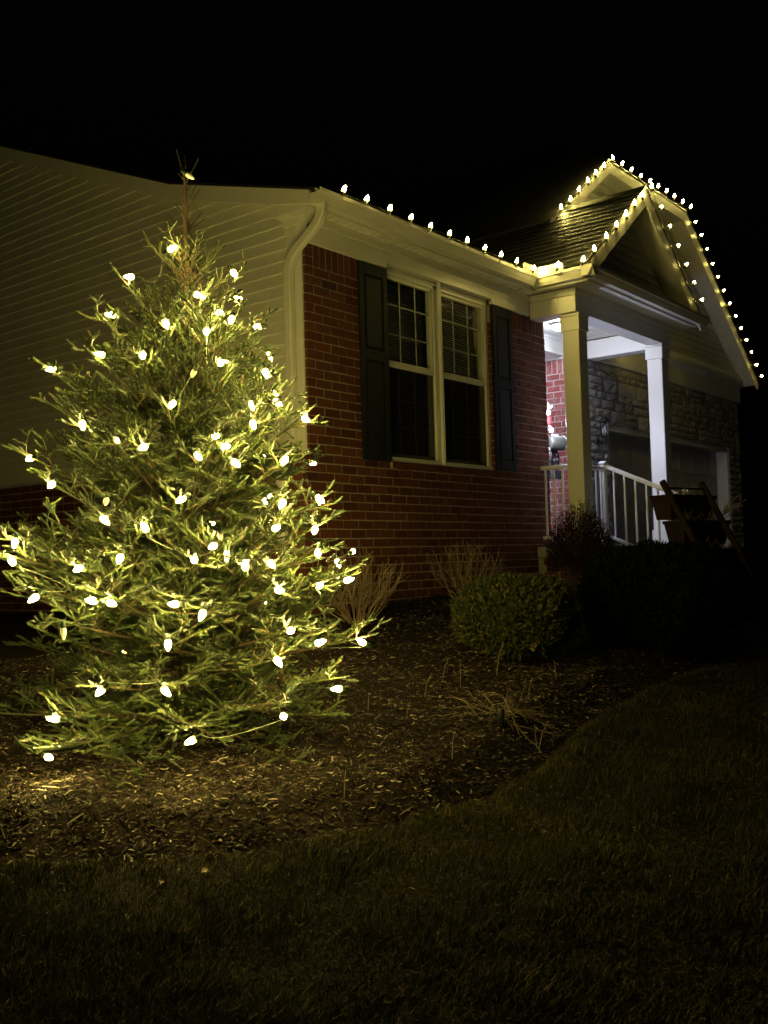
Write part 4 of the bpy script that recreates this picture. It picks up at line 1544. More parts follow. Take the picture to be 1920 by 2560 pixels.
for s in (-.30, .30):
    m = MB(); wood_bar(m, lp(s, -0.02), lp(s, Hh), .04, .052); m.build('ladder_rail', MAT['planter'], LP)
m = MB(); m.tube([lp(-.27, .045), lp(.27, .045)], .010, 7); m.build('rung', MAT['planter'], LP)
TWG = []
for dz, wd in ((.12, .36), (.36, .365), (.62, .37)):
    hb = .21
    # box body tapering to the bottom with rim boards
    c = lp(0.07, dz, 0.02)
    A = [c + PS_ * sx * wd + PLN * oy for sx, oy in ((-1, -.24), (1, -.24), (1, -.03), (-1, -.03))]
    Bt = [c + PS_ * sx * wd * .86 + PLN * oy - UP * hb for sx, oy in ((-1, -.22), (1, -.22), (1, -.06), (-1, -.06))]
    m = MB(); m.add(A + Bt, [(4, 5, 6, 7)] + [(i, (i + 1) % 4, 4 + (i + 1) % 4, 4 + i) for i in range(4)])
    A2 = [c + PS_ * sx * (wd - .02) + PLN * oy - UP * .012 for sx, oy in ((-1, -.22), (1, -.22), (1, -.05), (-1, -.05))]
    bx = m.build('planter_box', MAT['planter'], LP)
    m = MB()
    for i in range(4):
        bar(m, A[i], A[(i + 1) % 4] + (A[(i + 1) % 4] - A[i]) * 0.02, .024, .028 + .001 * i)
    m.build('rim', MAT['planter'], bx)
    for k in (.35, .7):
        m = MB()
        i0 = [A[i] + (Bt[i] - A[i]) * k + (PLN * .003 if i in (2, 3) else -PLN * .003) for i in range(4)]
        bar(m, i0[3] - PLN * .0, i0[2], .008, .012); m.build('slat', MAT['planter'], bx)
    m = MB(); m.add(A2, [(0, 1, 2, 3)]); m.build('soil', MAT['soil'], bx)
    m = MB()
    for k in range(60):
        p0 = c + PS_ * random.uniform(-wd * .85, wd * .9) + PLN * random.uniform(-.20, -.06)
        dv = np.array([random.gauss(0, .5), random.gauss(0, .5), random.uniform(.3, 1.0)]); dv /= np.linalg.norm(dv)
        ln = random.uniform(.05, .14) * (1.5 if random.random() < .2 else 1)
        m.tube([p0, p0 + dv * ln * .6, p0 + dv * ln + np.array([random.gauss(0, .02), random.gauss(0, .02), -.01])], [.0035, .003, .0015], 4)
    m.build('dry_plant', MAT['twig'], bx)
m = MB()
c = lp(.36, .30)
for k in range(22):
    dv = np.array([0, 0, random.uniform(.2, .9)]) + PU * random.uniform(.1, .9) + PV * random.gauss(0, .3); dv /= np.linalg.norm(dv)
    ln = random.uniform(.12, .28)
    m.tube([c, c + dv * ln * .5 + UP * .01, c + dv * ln - UP * .02], [.003, .0025, .0012], 4)
m.build('dry_plant', MAT['twig'], LP)


# ------------------------------------------------------------------ leaves helper: many small faces
def leaf_cloud(P, N, ln, wd, mat, name, parent, curl=0.25, kind='stuff'):
    """leaves at points P pointing along N (n,3): bent two-face blades"""
    n = len(P)
    N = N / (np.linalg.norm(N, axis=1, keepdims=True) + 1e-9)
    T = np.cross(N, rng.normal(size=(n, 3)))
    T /= (np.linalg.norm(T, axis=1, keepdims=True) + 1e-9)
    B = np.cross(N, T)
    ln = np.broadcast_to(ln, (n,))[:, None]; wd = np.broadcast_to(wd, (n,))[:, None]
    mid = P + N * ln * 0.5 + B * ln * curl * 0.25
    tip = P + N * ln - B * ln * curl * 0.35
    V = np.stack([P, mid + T * wd * .5, tip, mid - T * wd * .5], 1).reshape(-1, 3)
    i = np.arange(n)[:, None] * 4
    F = np.concatenate([i + [0, 1, 3], i + [1, 2, 3]], 1).reshape(-1, 3)
    return put(name, mesh_np(name, V, F, mat), parent, kind=kind)


def gz_at(x, y):
    return float(bed_z(x, y) if bed_sd(x, y) > 0 else lawn_z(x, y))


def clipped_shrub(label, c, a, b_, h, n, mat, expo=3.2, leaf=(0.045, 0.013), group=None):
    base = gz_at(c[0], c[1])
    T = thing('clipped_shrub', label, 'shrub', (c[0], c[1], base), group)
    cz = base + h * 0.52
    d = rng.normal(size=(n, 3)); d /= np.linalg.norm(d, axis=1, keepdims=True)
    s = (np.abs(d[:, 0]) ** expo + np.abs(d[:, 1]) ** expo + np.abs(d[:, 2]) ** expo) ** (-1 / expo)
    ph = rng.uniform(0, 6.28, 6)
    lump = 1 + .05 * np.sin(5 * d[:, 0] + ph[0]) * np.sin(6 * d[:, 1] + ph[1]) + .05 * np.sin(9 * d[:, 2] + ph[2]) * np.sin(8 * d[:, 0] + ph[3]) + .025 * np.sin(17 * d[:, 1] + ph[4]) * np.sin(15 * d[:, 2] + ph[5])
    r = s * lump * (1 - 0.22 * rng.random(n) ** 2.2)
    P = d * r[:, None] * np.array([a, b_, h * .52]) + np.array([c[0], c[1], cz])
    taper = np.clip((P[:, 2] - base) / (h * .3), 0, 1)
    P[:, :2] = np.array(c) + (P[:, :2] - np.array(c)) * (0.78 + 0.22 * taper)[:, None]
    N = d * [1, 1, .6] + np.array([0, 0, .55]) + rng.normal(0, .55, (n, 3))
    leaf_cloud(P, N, rng.uniform(.6, 1.3, n) * leaf[0], rng.uniform(.7, 1.3, n) * leaf[1], mat, 'foliage', T, .5)
    k2 = 3800
    d2 = rng.normal(size=(k2, 3)); d2 /= np.linalg.norm(d2, axis=1, keepdims=True)
    s2 = (np.abs(d2) ** expo).sum(1) ** (-1 / expo) * rng.uniform(.45, .84, k2)
    P3 = d2 * s2[:, None] * np.array([a, b_, h * .52]) + np.array([c[0], c[1], cz])
    leaf_cloud(P3, d2 + rng.normal(0, .8, (k2, 3)), rng.uniform(.06, .11, k2), rng.uniform(.03, .05, k2), mat, 'inner_foliage', T, .5)
    # twiggy core so that gaps read as shaded wood
    m = MB()
    for k in range(26):
        e = rng.normal(size=3); e[2] = abs(e[2]) + .3; e /= np.linalg.norm(e)
        tip = np.array([c[0], c[1], base]) + e * [a * .85, b_ * .85, h * .85]
        m.tube([(c[0] + e[0] * .05, c[1] + e[1] * .05, base - .02), (np.array([c[0], c[1], base]) + tip) / 2 + rng.normal(0, .02, 3), tip], [.009, .006, .003], 4)
    m.build('branches', MAT['darktwig'], T)
    # longer sprigs that stick out of the clipped outline
    k = n // 16
    e = rng.normal(size=(k, 3)); e[:, 2] = np.abs(e[:, 2]); e /= np.linalg.norm(e, axis=1, keepdims=True)
    s = (np.abs(e) ** expo).sum(1) ** (-1 / expo)
    P2 = e * s[:, None] * np.array([a, b_, h * .5]) * 1.0 + np.array([c[0], c[1], cz])
    leaf_cloud(P2, e + [0, 0, .9] + rng.normal(0, .3, (k, 3)), rng.uniform(.04, .085, k), .009, mat, 'sprigs', T, .6)
    return T


clipped_shrub('clipped green boxwood with loose yellow tips in the middle of the bed', (0.08, -1.90), .345, .40, .52, 15000, MAT['hedgeleaf'])
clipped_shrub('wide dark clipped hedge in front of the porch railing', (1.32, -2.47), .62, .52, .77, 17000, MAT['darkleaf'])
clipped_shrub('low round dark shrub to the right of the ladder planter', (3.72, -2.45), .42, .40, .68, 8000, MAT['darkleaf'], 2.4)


def bare_shrub(label, c, h, rad, n, mat, z0=None, twigs=5, up=0.9):
    base = gz_at(*c) if z0 is None else z0
    T = thing('bare_shrub', label, 'shrub', (c[0], c[1], base))
    for k in range(n):
        a = k * 2.39996 + random.gauss(0, .2)
        sp = math.sqrt((k + .5) / n) * rad * random.uniform(.8, 1.1)
        hh = h * (1 - .35 * (sp / rad) ** 2) * random.uniform(.85, 1.08)
        p0 = np.array([c[0] + .05 * math.cos(a), c[1] + .05 * math.sin(a), base - .02])
        p3 = np.array([c[0] + sp * math.cos(a), c[1] + sp * math.sin(a), base + hh])
        p1 = p0 + (p3 - p0) * [.36, .36, .30] + rng.normal(0, .022, 3)
        p2 = p0 + (p3 - p0) * [.72, .72, .62] + rng.normal(0, .028, 3)
        m = MB()
        m.tube([p0, p1, p2, p3], [.0055, .0048, .0036, .0018], 5)
        for j in range(twigs):
            t = random.uniform(.35, .95)
            q0 = p1 + (p2 - p1) * ((t - .35) / .35) if t < .7 else p2 + (p3 - p2) * ((t - .7) / .3)
            dv = (p3 - p1) / np.linalg.norm(p3 - p1) * up + rng.normal(0, .42, 3)
            dv[2] = abs(dv[2]) * .8 + .15
            dv /= np.linalg.norm(dv)
            ln = random.uniform(.06, .16) * h / .57
            q1 = q0 + dv * ln
            m.tube([q0, (q0 + q1) / 2 + rng.normal(0, .006, 3), q1], [.0028, .0024, .0014], 4)
        m.build('stem', mat, T)
    return T


bare_shrub('rounded leafless shrub with pale twigs beside the lit spruce', (0.04, -0.46), .58, .40, 40, MAT['twig'], None, 11, .8)
bare_shrub('sparse leafless shrub against the brick below the window', (1.55, -0.50), .60, .38, 30, MAT['twig'], None, 10, .8)
SH2 = bare_shrub('upright dark red leaved bush in front of the porch edge', (2.98, -0.92), .84, .32, 40, MAT['darktwig'], None, 7, 1.3)
base = gz_at(2.98, -0.92)
n = 9500
aa = rng.uniform(0, 6.28, n); rr_ = np.sqrt(rng.random(n)) * .34; hh_ = (.35 + .55 * rng.random(n)) * (1 - .35 * (rr_ / .31) ** 2)
hh_ *= 1 + .10 * np.sin(aa * 5) * np.sin(aa * 2 + 1)
P = np.stack([2.98 + rr_ * np.cos(aa), -0.92 + rr_ * np.sin(aa), base + hh_], 1)
leaf_cloud(P, np.stack([np.cos(aa) * .5, np.sin(aa) * .5, np.full(n, 1.2)], 1) + rng.normal(0, .3, (n, 3)), rng.uniform(.02, .045, n), .009, MAT['redleaf'], 'foliage', SH2)

# ------------------------------------------------------------------ dead stalks, stake, dry leaves on the mulch
def ground_hit(x, y):
    d = ray(x, y)
    t = 2.0
    for _ in range(900):
        p = CAM + d * t
        if p[2] < gz_at(p[0], p[1]):
            break
        t += 0.012
    return p


g0 = ground_hit(1250, 1790)
DP = thing('cut_back_perennial', 'clump of cut dry straw stalks lying on the mulch', 'dead plant', tuple(g0))
for k in range(52):
    a = random.choice([random.uniform(-.5, .7), random.uniform(0, 6.28)]) - .45
    ln = random.uniform(.12, .42)
    el = random.choice([.0, .04, .08, .16, .3]) * random.uniform(.6, 1.3)
    r0 = random.uniform(0, .25)
    a0 = random.uniform(0, 6.28)
    p0 = np.array([g0[0] + r0 * math.cos(a0), g0[1] + .8 * r0 * math.sin(a0), 0])
    P_ = []
    for j in range(6):
        t = j / 5
        a += random.gauss(0, .07)
        q0 = (P_[-1] + np.array([math.cos(a), math.sin(a), 0]) * ln / 5) if P_ else p0.copy()
        q0[2] = gz_at(q0[0], q0[1]) + .012 + ln * math.sin(el) * (t if k % 3 else math.sin(3.0 * t)) + random.gauss(0, .006)
        P_.append(q0)
    m = MB(); m.tube(P_, [.0027, .0027, .0025, .0022, .0018, .001], 5)
    if random.random() < .5:
        j = random.choice((2, 3)); q1 = P_[j] + (P_[j + 1] - P_[j]) * .9 + rng.normal(0, .035, 3); q1[2] = max(q1[2], gz_at(q1[0], q1[1]) + .01)
        m.tube([P_[j], q1], [.002, .001], 4)
    m.build('stalk', MAT['stalk'], DP)
# single upright dead stems across the bed
stems = [((1152, 1720), .18), ((1015, 1800), .10), ((1105, 1705), .16), ((1060, 1745), .14), ((920, 1780), .10), ((1320, 1750), .12), ((1390, 1700), .12), ((1240, 1690), .22), ((1345, 1880), .16), ((1130, 1900), .13), ((860, 2010), .14), ((470, 2260), .08)]
STL = ['thin dry stem standing just left of the straw stalks', 'short dry stem on the mulch between spruce and straw stalks', 'thin dry stem below the left side of the boxwood', 'short dry stem left of the stems near the straw stalks', 'short dry stem close to the right edge of the spruce', 'dry stem at the back right of the straw stalks', 'dry stem by the lawn edge right of the straw stalks', 'tall thin dry stem against the front of the boxwood', 'dry stem at the lawn edge below right of the stake', 'dry stem at the bed edge below the straw stalks', 'dry stem at the front of the mulch right of the spruce base', 'short dry stem in the grass at lower left']
for i, ((x, y), h) in enumerate(stems):
    p = ground_hit(x, y)
    T = MB(); e = rng.normal(0, .3, 2)
    T.tube([p - [0, 0, .01], p + np.array([e[0] * .4, e[1] * .4, .6]) * h, p + np.array([e[0], e[1], 1.0]) * h], [.0028, .0025, .0015], 5)
    o = T.build('dead_stem', MAT['stalk'])
    o['label'] = STL[i]
    o['category'] = 'dead stem'
    o['group'] = 'dry stems standing in the bed'
p = ground_hit(1254, 1816)
ST = thing('garden_stake', 'short black round stake standing among the cut straw stalks', 'stake', tuple(p))
m = MB(); m.lathe([(.019, -.02), (.020, .085), (.018, .095), (.004, .097)], tuple(p), 12); m.build('post', MAT['blackmetal'], ST, True)
leaves = [(1186, 1636, .036), (866, 1856, .03), (1102, 1746, .024), (1455, 1744, .028), (545, 2110, .02), (405, 2214, .016), (512, 2186, .022), (1022, 2032, .014), (1188, 2008, .022), (930, 1895, .018), (690, 2020, .016), (1360, 2086, .018), (320, 2298, .014)]
LFL = ['crumpled pale leaf at the foot of the clipped boxwood', 'pale leaf on the mulch just right of the lowest spruce branches', 'small tan leaf on the mulch left of the straw stalks', 'small tan leaf right of the straw stalks by the lawn edge', 'pale leaf in the grass below the middle of the spruce', 'leftmost small pale leaf on the grass by the bed edge', 'small pale leaf on the mulch edge left of the spruce base', 'tiny leaf on the dark bed edge right of the middle', 'pale leaf on the grass side of the bed edge below the stake', 'small leaf on the mulch in front of the spruce at right', 'tiny leaf on the mulch in front of the spruce base', 'lone small leaf out on the open lawn at right', 'tiny leaf alone on the lawn at lower left']
for li, (x, y, s) in enumerate(leaves):
    p = ground_hit(x, y)
    m = MB()
    V = []
    nx = 5
    for i in range(nx):
        t = i / (nx - 1)
        w = s * .55 * math.sin(math.pi * (t * .9 + .06)) + .002
        lift = s * (.25 * math.sin(t * 3.1) + .12 * random.random())
        for k in (-1, 0, 1):
            V.append((s * 1.5 * (t - .5), k * w + random.gauss(0, s * .03), lift + abs(k) * s * random.uniform(.12, .4)))
    F = [(i * 3 + k, i * 3 + k + 1, i * 3 + k + 4, i * 3 + k + 3) for i in range(nx - 1) for k in (0, 1)]
    m.add(V, F)
    o = m.build('dry_leaf', MAT['deadleaf'], smooth=True)
    o.location = (p[0], p[1], p[2] + .006)
    o.rotation_euler = (random.gauss(0, .2), random.gauss(0, .2), random.uniform(0, 6.28))
    o['label'] = LFL[li]
    o['category'] = 'leaf'
    o['group'] = 'dry leaves on the bed and lawn'

# ------------------------------------------------------------------ the lit spruce
TB = np.array([-2.757, -1.67, -0.42])
TT = np.array([-2.812, -1.80, 2.50])
TH = TT[2] - TB[2]
SPR = thing('spruce_tree', 'bushy green spruce with bare top, wrapped in glowing bulbs', 'tree', tuple(TB))
PT = np.array([0, .03, .06, .10, .18, .27, .34, .43, .50, .56, .63, .71, .79, .85, .89, .93, 1.0])
PR = np.array([.92, 1.06, 1.08, 1.07, 1.05, 1.0, .94, .86, .79, .70, .56, .40, .28, .17, .10, .06, .02])


def trunk_pt(t):
    return TB + (TT - TB) * t + np.array([.012 * math.sin(9 * t), .012 * math.sin(7 * t + 1), 0])


def prof(t):
    return np.interp(t, PT, PR)


m = MB()
m.tube([trunk_pt(t) for t in np.linspace(-.02, 1, 26)], [.045 * (1 - t) ** .8 + .0055 for t in np.linspace(0, 1, 26)], 8)
TRK = m.build('trunk', MAT['bark'], SPR, True)


def needles_for(S, name, parent, dens=950.0, nl=0.0140):
    """S rows: p0(3) dir(3) length dens_factor"""
    S = np.array(S)
    cnt = np.maximum(4, (S[:, 6] * dens * S[:, 7]).astype(int))
    idx = np.repeat(np.arange(len(S)), cnt)
    n = len(idx)
    u = rng.random(n)
    D = S[idx, 3:6]
    # slight curve of the shoot
    p = S[idx, 0:3] + D * (S[idx, 6] * u)[:, None]
    A = np.cross(D, [0.31, 0.23, 0.92]); A /= (np.linalg.norm(A, axis=1, keepdims=True) + 1e-9)
    B = np.cross(D, A)
    ph = rng.uniform(0, 6.2832, n)
    Rd = A * np.cos(ph)[:, None] + B * np.sin(ph)[:, None]
    Rd[:, 2] += 0.22
    fw = 0.62 + 0.6 * u ** 3 + rng.normal(0, .12, n)
    nd = D * fw[:, None] + Rd
    nd /= np.linalg.norm(nd, axis=1, keepdims=True)
    l = nl * rng.uniform(.75, 1.2, n) * (1 - .25 * u ** 4)
    Tn = np.cross(nd, rng.normal(size=(n, 3))); Tn /= (np.linalg.norm(Tn, axis=1, keepdims=True) + 1e-9)
    w = 0.0012
    V = np.stack([p + Tn * w, p - Tn * w, p + nd * l[:, None] + Tn * w * .35], 1).reshape(-1, 3)
    F = np.arange(n * 3).reshape(-1, 3)
    # brush core: five sided, blunt, in three rings
    m_ = len(S)
    A = np.cross(S[:, 3:6], [0.31, 0.23, 0.92]); A /= (np.linalg.norm(A, axis=1, keepdims=True) + 1e-9)
    B = np.cross(S[:, 3:6], A)
    rc = 0.0052 * np.clip(S[:, 7], .25, 1) * rng.uniform(.8, 1.15, m_)
    rings = []
    for tt, rs in ((0.02, .5), (.12, .95), (.85, 1.0), (1.03, .35)):
        c = S[:, 0:3] + S[:, 3:6] * (S[:, 6] * tt)[:, None]
        for q in range(5):
            an = 6.2832 * q / 5 + tt
            rings.append(c + (A * math.cos(an) + B * math.sin(an)) * (rc * rs)[:, None])
    CV = np.stack(rings, 1).reshape(-1, 3)
    cf = []
    for r_ in range(3):
        for q in range(5):
            a0, a1, b0, b1 = r_ * 5 + q, r_ * 5 + (q + 1) % 5, r_ * 5 + 5 + q, r_ * 5 + 5 + (q + 1) % 5
            cf += [(a0, a1, b1), (a0, b1, b0)]
    cf += [(15, 16, 17), (15, 17, 18), (15, 18, 19)]
    CF = (np.arange(m_)[:, None, None] * 20 + np.array(cf)[None]).reshape(-1, 3)
    F = np.concatenate([F, CF + len(V)])
    V = np.concatenate([V, CV])
    put(name, mesh_np(name, V, F, MAT['needle']), parent, kind='stuff')
    return n


NDENS = 740.0
# bulbs on the spruce
TBULB = [(370, 538), (281, 598), (505, 590), (427, 637), (241, 680), (473, 675), (358, 698), (446, 716), (558, 706), (218, 766), (308, 768), (478, 784),
         (112, 797), (574, 805), (541, 874), (372, 873), (598, 869), (547, 916), (660, 905), (178, 917), (466, 942), (486, 965), (310, 966), (428, 985), (509, 1000),
         (615, 994), (66, 990), (111, 1047), (392, 1078), (610, 1087), (690, 1077), (225, 1122), (596, 1141), (32, 1172), (460, 1180), (26, 1214), (259, 1206), (170, 1228),
         (420, 1210), (530, 1223), (586, 1218), (752, 1253), (690, 1265), (74, 1292), (240, 1303), (377, 1305), (437, 1327), (603, 1275), (363, 1392), (628, 1362), (690, 1388),
         (782, 1387), (600, 1428), (218, 1492), (357, 1492), (730, 1488), (612, 1547), (118, 1553), (414, 1600), (105, 1636), (680, 1145), (687, 1195), (200, 1298), (313, 1140), (500, 690)]
TDIM = [(409, 380), (418, 806), (229, 1083), (490, 1200), (137, 1367), (595, 850), (250, 950)]
STR = thing('light_string', 'string of glowing bulbs wound round the spruce tree', 'string lights', tuple(TB))


def cone_hit(x, y):
    d = ray(x, y)
    best = None
    bd = 1e9
    for t in np.arange(3.6, 5.6, .02):
        p = CAM + d * t
        h = (p[2] - TB[2]) / TH
        ax = TB + (TT - TB) * min(max(h, 0), 1)
        r = math.hypot(p[0] - ax[0], p[1] - ax[1])
        R = float(prof(min(max(h, 0), 1))) * 1.0
        if r - R < bd:
            bd = r - R; best = p
        if r < R:
            return p
    return best


def grow(pts, bare, inner):
    ns = len(pts) - 1
    seg = np.linalg.norm(np.diff(pts, axis=0), axis=1)
    cum = np.concatenate([[0], np.cumsum(seg)])
    Lb = cum[-1]

    def on(s):
        s = min(max(s, 0), Lb)
        k = min(int(np.searchsorted(cum, s, 'right')) - 1, ns - 1)
        return pts[k] + (pts[k + 1] - pts[k]) * ((s - cum[k]) / seg[k]), (pts[k + 1] - pts[k]) / seg[k]

    shoots = []
    wood = MB()
    r0 = .003 + .0065 * Lb
    wood.tube(pts, [r0 * (1 - .8 * k / ns) for k in range(ns + 1)], 5)
    dfac = .6 if bare else 1.0
    s = Lb * (.06 if inner else .22)
    while s < Lb:
        a, d = on(s)
        ln = min(.07, Lb - s) + .006
        shoots.append([*a, *d, ln, .9 * dfac]); s += .066
    side = 1
    s = max(.03 if inner else .06, Lb * (.08 if inner else .18))
    while s < Lb - .012:
        a, d = on(s)
        h = np.cross(d, UP); h /= (np.linalg.norm(h) + 1e-9)
        upv = np.cross(h, d)
        ang_ = math.radians(random.uniform(38, 58))
        lift = random.gauss(.20, .38)
        bd = d * math.cos(ang_) + (h * side) * math.sin(ang_) + upv * lift
        bd /= np.linalg.norm(bd)
        ln = min(.24, .42 * (Lb - s) + .06) * random.uniform(.7, 1.2)
        if bare:
            ln = min(ln, .085)
        end = a + bd * ln + UP * (ln * random.uniform(0, .14))
        bd2 = (end - a) / np.linalg.norm(end - a)
        ax_ = max(0.0, ln - .065)
        shoots.append([*(a + bd2 * ax_), *bd2, ln - ax_, dfac])
        if ax_ > .02:
            shoots.append([*(a + bd2 * .01), *bd2, ax_ - .012, .42 * dfac])
        if ln > .05:
            wood.tube([a, end], [.0026, .0016], 4, False)
        hh2 = np.cross(bd2, UP); hh2 /= (np.linalg.norm(hh2) + 1e-9)
        q_ = .028 + random.uniform(0, .02)
        sd = random.choice((-1, 1))
        while q_ < ln - .01 and not bare:
            sdv = bd2 * .72 + hh2 * sd * random.uniform(.5, .85) + UP * random.gauss(.22, .38)
            sdv /= np.linalg.norm(sdv)
            sl = min(.082, .32 * (ln - q_) + .040) * random.uniform(.75, 1.2)
            shoots.append([*(a + bd2 * q_), *sdv, sl, 1.0])
            sd = -sd
            q_ += random.uniform(.030, .050)
        if not bare:
            for sg in (-1, 1):
                sdv = bd2 * .8 + hh2 * sg * .6 + UP * random.gauss(.1, .25)
                sdv /= np.linalg.norm(sdv)
                shoots.append([*(end - bd2 * .012), *sdv, random.uniform(.035, .06), 1.0])
        side = -side
        s += random.uniform(.054, .08) if not bare else random.uniform(.03, .05)
    ob = wood.build('branch', MAT['bark'], TRK)
    needles_for(shoots, 'needles', ob, NDENS)


NBR = 235
for i in range(NBR):
    f = (i + .5) / NBR
    inner = i % 5 in (1, 3)                     # shorter inner branches fill the crown
    t = 0.022 + 0.80 * f ** 1.06
    t += .62 * (round(t / .066) * .066 - t) + random.gauss(0, .004)      # boughs stand in whorls
    t = max(t, .022)
    az = i * 2.39996 + random.gauss(0, .3)
    e0 = math.radians(np.interp(t, [0, .06, .12, .3, .5, .7, .85, 1], [-16, -10, -5, 4, 14, 28, 44, 60]) + random.gauss(0, 6))
    e1 = e0 + math.radians(np.interp(t, [0, .3, 1], [16, 24, 14]) + random.gauss(0, 5))
    em = (e0 + e1) / 2
    # reach so that the tip stays inside the outline
    k = random.uniform(.82, 1.07) * (random.uniform(.38, .66) if inner else 1.0)
    k *= .93 + .10 * (-.625 * math.cos(az) + .781 * math.sin(az))
    R = float(prof(t)) * k
    for _ in range(6):
        R = .5 * R + .5 * float(prof(min(1, t + max(0, R * math.tan(em)) / TH))) * k
    if t > .74:
        R = max(R, .05) * random.uniform(.8, 1.35)
    ns = 12
    p = trunk_pt(t)
    az_c = az
    pts = [p.copy()]
    Ltot = R / max(.35, math.cos(em))
    for k in range(ns):
        e = e0 + (e1 - e0) * (k / ns) ** 1.6
        az_c += random.gauss(0, .03)
        p = p + np.array([math.cos(az_c) * math.cos(e), math.sin(az_c) * math.cos(e), math.sin(e)]) * (Ltot / ns)
        g = base_z(p[0], p[1]) + .06
        if p[2] < g:
            p[2] = g
        pts.append(p.copy())
    pts = np.array(pts)
    grow(pts, t > .70, inner)

# boughs that reach out to the bulbs hanging beyond the crown
BPOS = []
for lst, dim in ((TBULB, False), (TDIM, True)):
    for (x, y) in lst:
        BPOS.append((cone_hit(x * K, y * K), dim))
for p, dim in BPOS:
    h = min(max((p[2] - TB[2]) / TH, 0), 1)
    axp = TB + (TT - TB) * h
    v = p - axp; v[2] = 0
    r = np.linalg.norm(v)
    if r < .80 * float(prof(h)) * (.93 + .10 * (-.625 * v[0] + .781 * v[1]) / max(r, 1e-6)) or h > .93 or h < .03:
        continue
    v /= r
    tip = p + v * random.uniform(.05, .10) + np.array([0, 0, random.uniform(.02, .07)])
    r = np.linalg.norm((tip - axp)[:2])
    drop = r * math.tan(math.radians(np.interp(h, [0, .3, .5, .75, 1], [5, 14, 24, 42, 55])))
    t0 = max(.02, (tip[2] - drop - TB[2]) / TH)
    A_ = trunk_pt(t0)
    C_ = A_ + (tip - A_) * [.5, .5, .36]
    grow(np.array([(1 - u) ** 2 * A_ + 2 * u * (1 - u) * C_ + u * u * tip for u in np.linspace(0, 1, 13)]), h > .74, False)
# short shoots on the bare leader
shoots = []
wood = MB()
for k in range(26):
    t = .76 + .21 * random.random() ** .8
    a = trunk_pt(t); az = random.uniform(0, 6.28)
    el = math.radians(random.uniform(25, 65))
    d = np.array([math.cos(az) * math.cos(el), math.sin(az) * math.cos(el), math.sin(el)])
    ln = random.uniform(.05, .16) * (1.9 if t < .86 else 1.0)
    shoots.append([*(a + d * ln * .15), *d, ln * .85, .42]); wood.tube([a, a + d * ln], [.003, .0018], 4)
for t in np.linspace(.74, .985, 12):
    shoots.append([*trunk_pt(t), 0.02, -.03, 1.0, .07, .25])
ob = wood.build('branch', MAT['bark'], TRK)
needles_for(shoots, 'needles', ob, 800.0)

PB_ = []
for p, dim in BPOS:
    if True:
        g = base_z(p[0], p[1]) + .09
        if p[2] < g:
            p[2] = g
        h = min(max((p[2] - TB[2]) / TH, 0), 1)
        axp = TB + (TT - TB) * h
        out = p - axp; out[2] = 0; out /= (np.linalg.norm(out) + 1e-9)
        a = out * random.uniform(.1, .9) + rng.normal(0, .55, 3) + np.array([0, 0, -.35])
        a /= np.linalg.norm(a)
        pos = p - a * .022
        add_bulb(STR, tuple(pos), tuple(a), dim, size=.93)
        PB_.append(pos - a * .03)
for k in range(24):     # the far side of the tree
    h = .05 + .75 * random.random() ** 1.3
    az = math.radians(28) + random.uniform(-.9, .9)
    p = TB + (TT - TB) * h
    r = float(prof(h)) * random.uniform(.85, 1.0)
    p = p + np.array([math.cos(az) * r, math.sin(az) * r, 0])
    a = np.array([math.cos(az), math.sin(az), -.3]) + rng.normal(0, .5, 3); a /= np.linalg.norm(a)
    add_bulb(STR, tuple(p), tuple(a))
    PB_.append(p - a * .03)
# cord from bulb to bulb, top to bottom
left = list(range(len(PB_)))
cur = max(left, key=lambda i: PB_[i][2])
left.remove(cur)
seq = [cur]
while left:
    c_ = PB_[cur]
    cur = min(left, key=lambda i: np.linalg.norm((PB_[i] - c_) * [1, 1, 1.0]) - 0.35 * (PB_[i][2] - c_[2] > 0))
    left.remove(cur); seq.append(cur)
for j, (a, b_) in enumerate(zip(seq[:-1], seq[1:])):
    A_, B_ = PB_[a], PB_[b_]
    D_ = np.linalg.norm(A_ - B_)
    if D_ > .48:
        continue
    mid = (A_ + B_) / 2
    h = min(max((mid[2] - TB[2]) / TH, 0), 1)
    inw = TB + (TT - TB) * h - mid; inw[2] = 0
    sidev = inw * random.uniform(.02, .22) + rng.normal(0, .02, 3)
    wire(STR, sagged(A_, B_, random.uniform(.0, .05) + .05 * D_, 9, sidev), MAT['cord'] if random.random() < .85 else MAT['whitecord'], .0013)

# ------------------------------------------------------------------ mulch chips and grass
def wedge(n, d0, d1, pw):
    d = d0 + (d1 - d0) * rng.random(n) ** pw
    lat = rng.uniform(-.44, .44, n) * d
    P = CAM[None, :2] + d[:, None] * np.array([math.sin(YAW), math.cos(YAW)]) + lat[:, None] * np.array([math.cos(YAW), -math.sin(YAW)])
    return P[:, 0], P[:, 1], d


x, y, d = wedge(105000, 2.9, 9.8, 1.35)
sd = bed_sd(x, y)
k = ((sd > -.015) | ((sd > -.3) & (rng.random(len(x)) < .05 * np.exp((sd) / .12)))) & (y < .02)
x, y, sd = x[k], y[k], sd[k]
z = np.where(sd > 0, bed_z(x, y), lawn_z(x, y)) + rng.uniform(.0, .012, len(x))
n = len(x)
print('chips', n)
ln = .008 + .034 * rng.random(n) ** 1.6
ln *= 1 + 1.3 * (rng.random(n) < .04)
wd = rng.uniform(.0022, .008, n)
th_ = rng.uniform(.0015, .0045, n)
az = rng.uniform(0, 6.283, n); el = rng.normal(0, .28, n)
D = np.stack([np.cos(az) * np.cos(el), np.sin(az) * np.cos(el), np.sin(el)], 1)
S_ = np.stack([-np.sin(az), np.cos(az), rng.normal(0, .3, n)], 1)
U_ = np.cross(D, S_)
P = np.stack([x, y, z], 1)
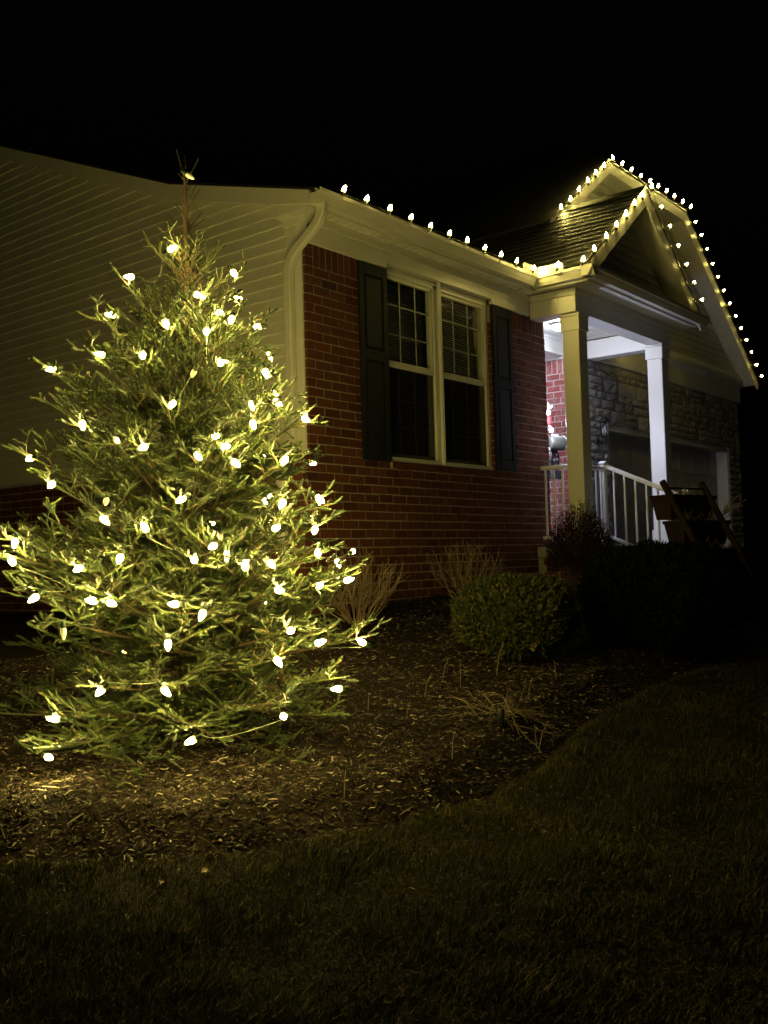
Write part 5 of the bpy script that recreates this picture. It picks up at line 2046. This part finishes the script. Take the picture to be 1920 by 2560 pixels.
a = P - D * (ln / 2)[:, None]; b_ = P + D * (ln / 2)[:, None]
w_ = (wd / 2)[:, None] * S_; t_ = th_[:, None] * U_
bend = U_ * (ln * rng.normal(0, .07, n))[:, None]
V = np.stack([a - w_, a + w_, a + t_ * .8, P - w_ * 1.2 + bend, P + w_ * 1.1 + bend, P + t_ * 1.3 + bend, b_ - w_ * .8, b_ + w_ * .7, b_ + t_ * .6], 1).reshape(-1, 3)
i = np.arange(n)[:, None] * 9
F = np.concatenate([i + q_ for q_ in ([0, 3, 2], [3, 5, 2], [1, 2, 4], [2, 5, 4], [3, 6, 5], [6, 8, 5], [4, 5, 7], [5, 8, 7])], 1).reshape(-1, 3)
put('wood_chips', mesh_np('wood_chips', V, F, MAT['chip']), kind='stuff')

x, y, d = wedge(330000, 2.2, 9.5, 1.5)
sd = bed_sd(x, y)
k = (sd < -.01) & (rng.random(len(x)) < np.clip((-sd) / .12, .25, 1)) & (y < -1.0)
x, y = x[k], y[k]
clump = bumps(x * 1.7, y * 1.7, 3.1, 5)
k = rng.random(len(x)) < np.clip(.80 + .22 * clump, .5, 1)
x, y, clump = x[k], y[k], clump[k]
n = len(x)
print('grass', n)
z = lawn_z(x, y) - .004
hgt = rng.uniform(.012, .046, n) * np.clip(1 + .26 * clump, .55, 1.7)
az = rng.uniform(0, 6.283, n) + .0
ln_ = np.abs(rng.normal(.6, .35, n))
dx = np.cos(az) * ln_ + .25; dy = np.sin(az) * ln_ - .1
P = np.stack([x, y, z], 1)
tip = P + np.stack([dx * hgt, dy * hgt, hgt], 1)
mid = P + np.stack([dx * hgt * .32, dy * hgt * .32, hgt * .62], 1)
W = np.stack([-np.sin(az), np.cos(az), np.zeros(n)], 1) * rng.uniform(.0009, .0019, n)[:, None]
V = np.stack([P - W, P + W, mid - W * .8, mid + W * .8, tip], 1).reshape(-1, 3)
i = np.arange(n)[:, None] * 5
F = np.concatenate([i + q_ for q_ in ([0, 1, 3], [0, 3, 2], [2, 3, 4])], 1).reshape(-1, 3)
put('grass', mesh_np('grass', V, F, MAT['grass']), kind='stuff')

# thatch: short flat dead strands between the blades
x, y, d = wedge(60000, 2.2, 8.5, 1.5)
sd = bed_sd(x, y)
k = (sd < .03) & (y < -1.0)
x, y = x[k], y[k]
n = len(x)
P = np.stack([x, y, lawn_z(x, y) + rng.uniform(.002, .02, n)], 1)
az = rng.uniform(0, 6.283, n)
N = np.stack([np.cos(az), np.sin(az), rng.normal(.1, .25, n)], 1)
leaf_cloud(P, N, rng.uniform(.012, .045, n), rng.uniform(.0014, .0032, n), MAT['thatch'], 'thatch', None, .4)
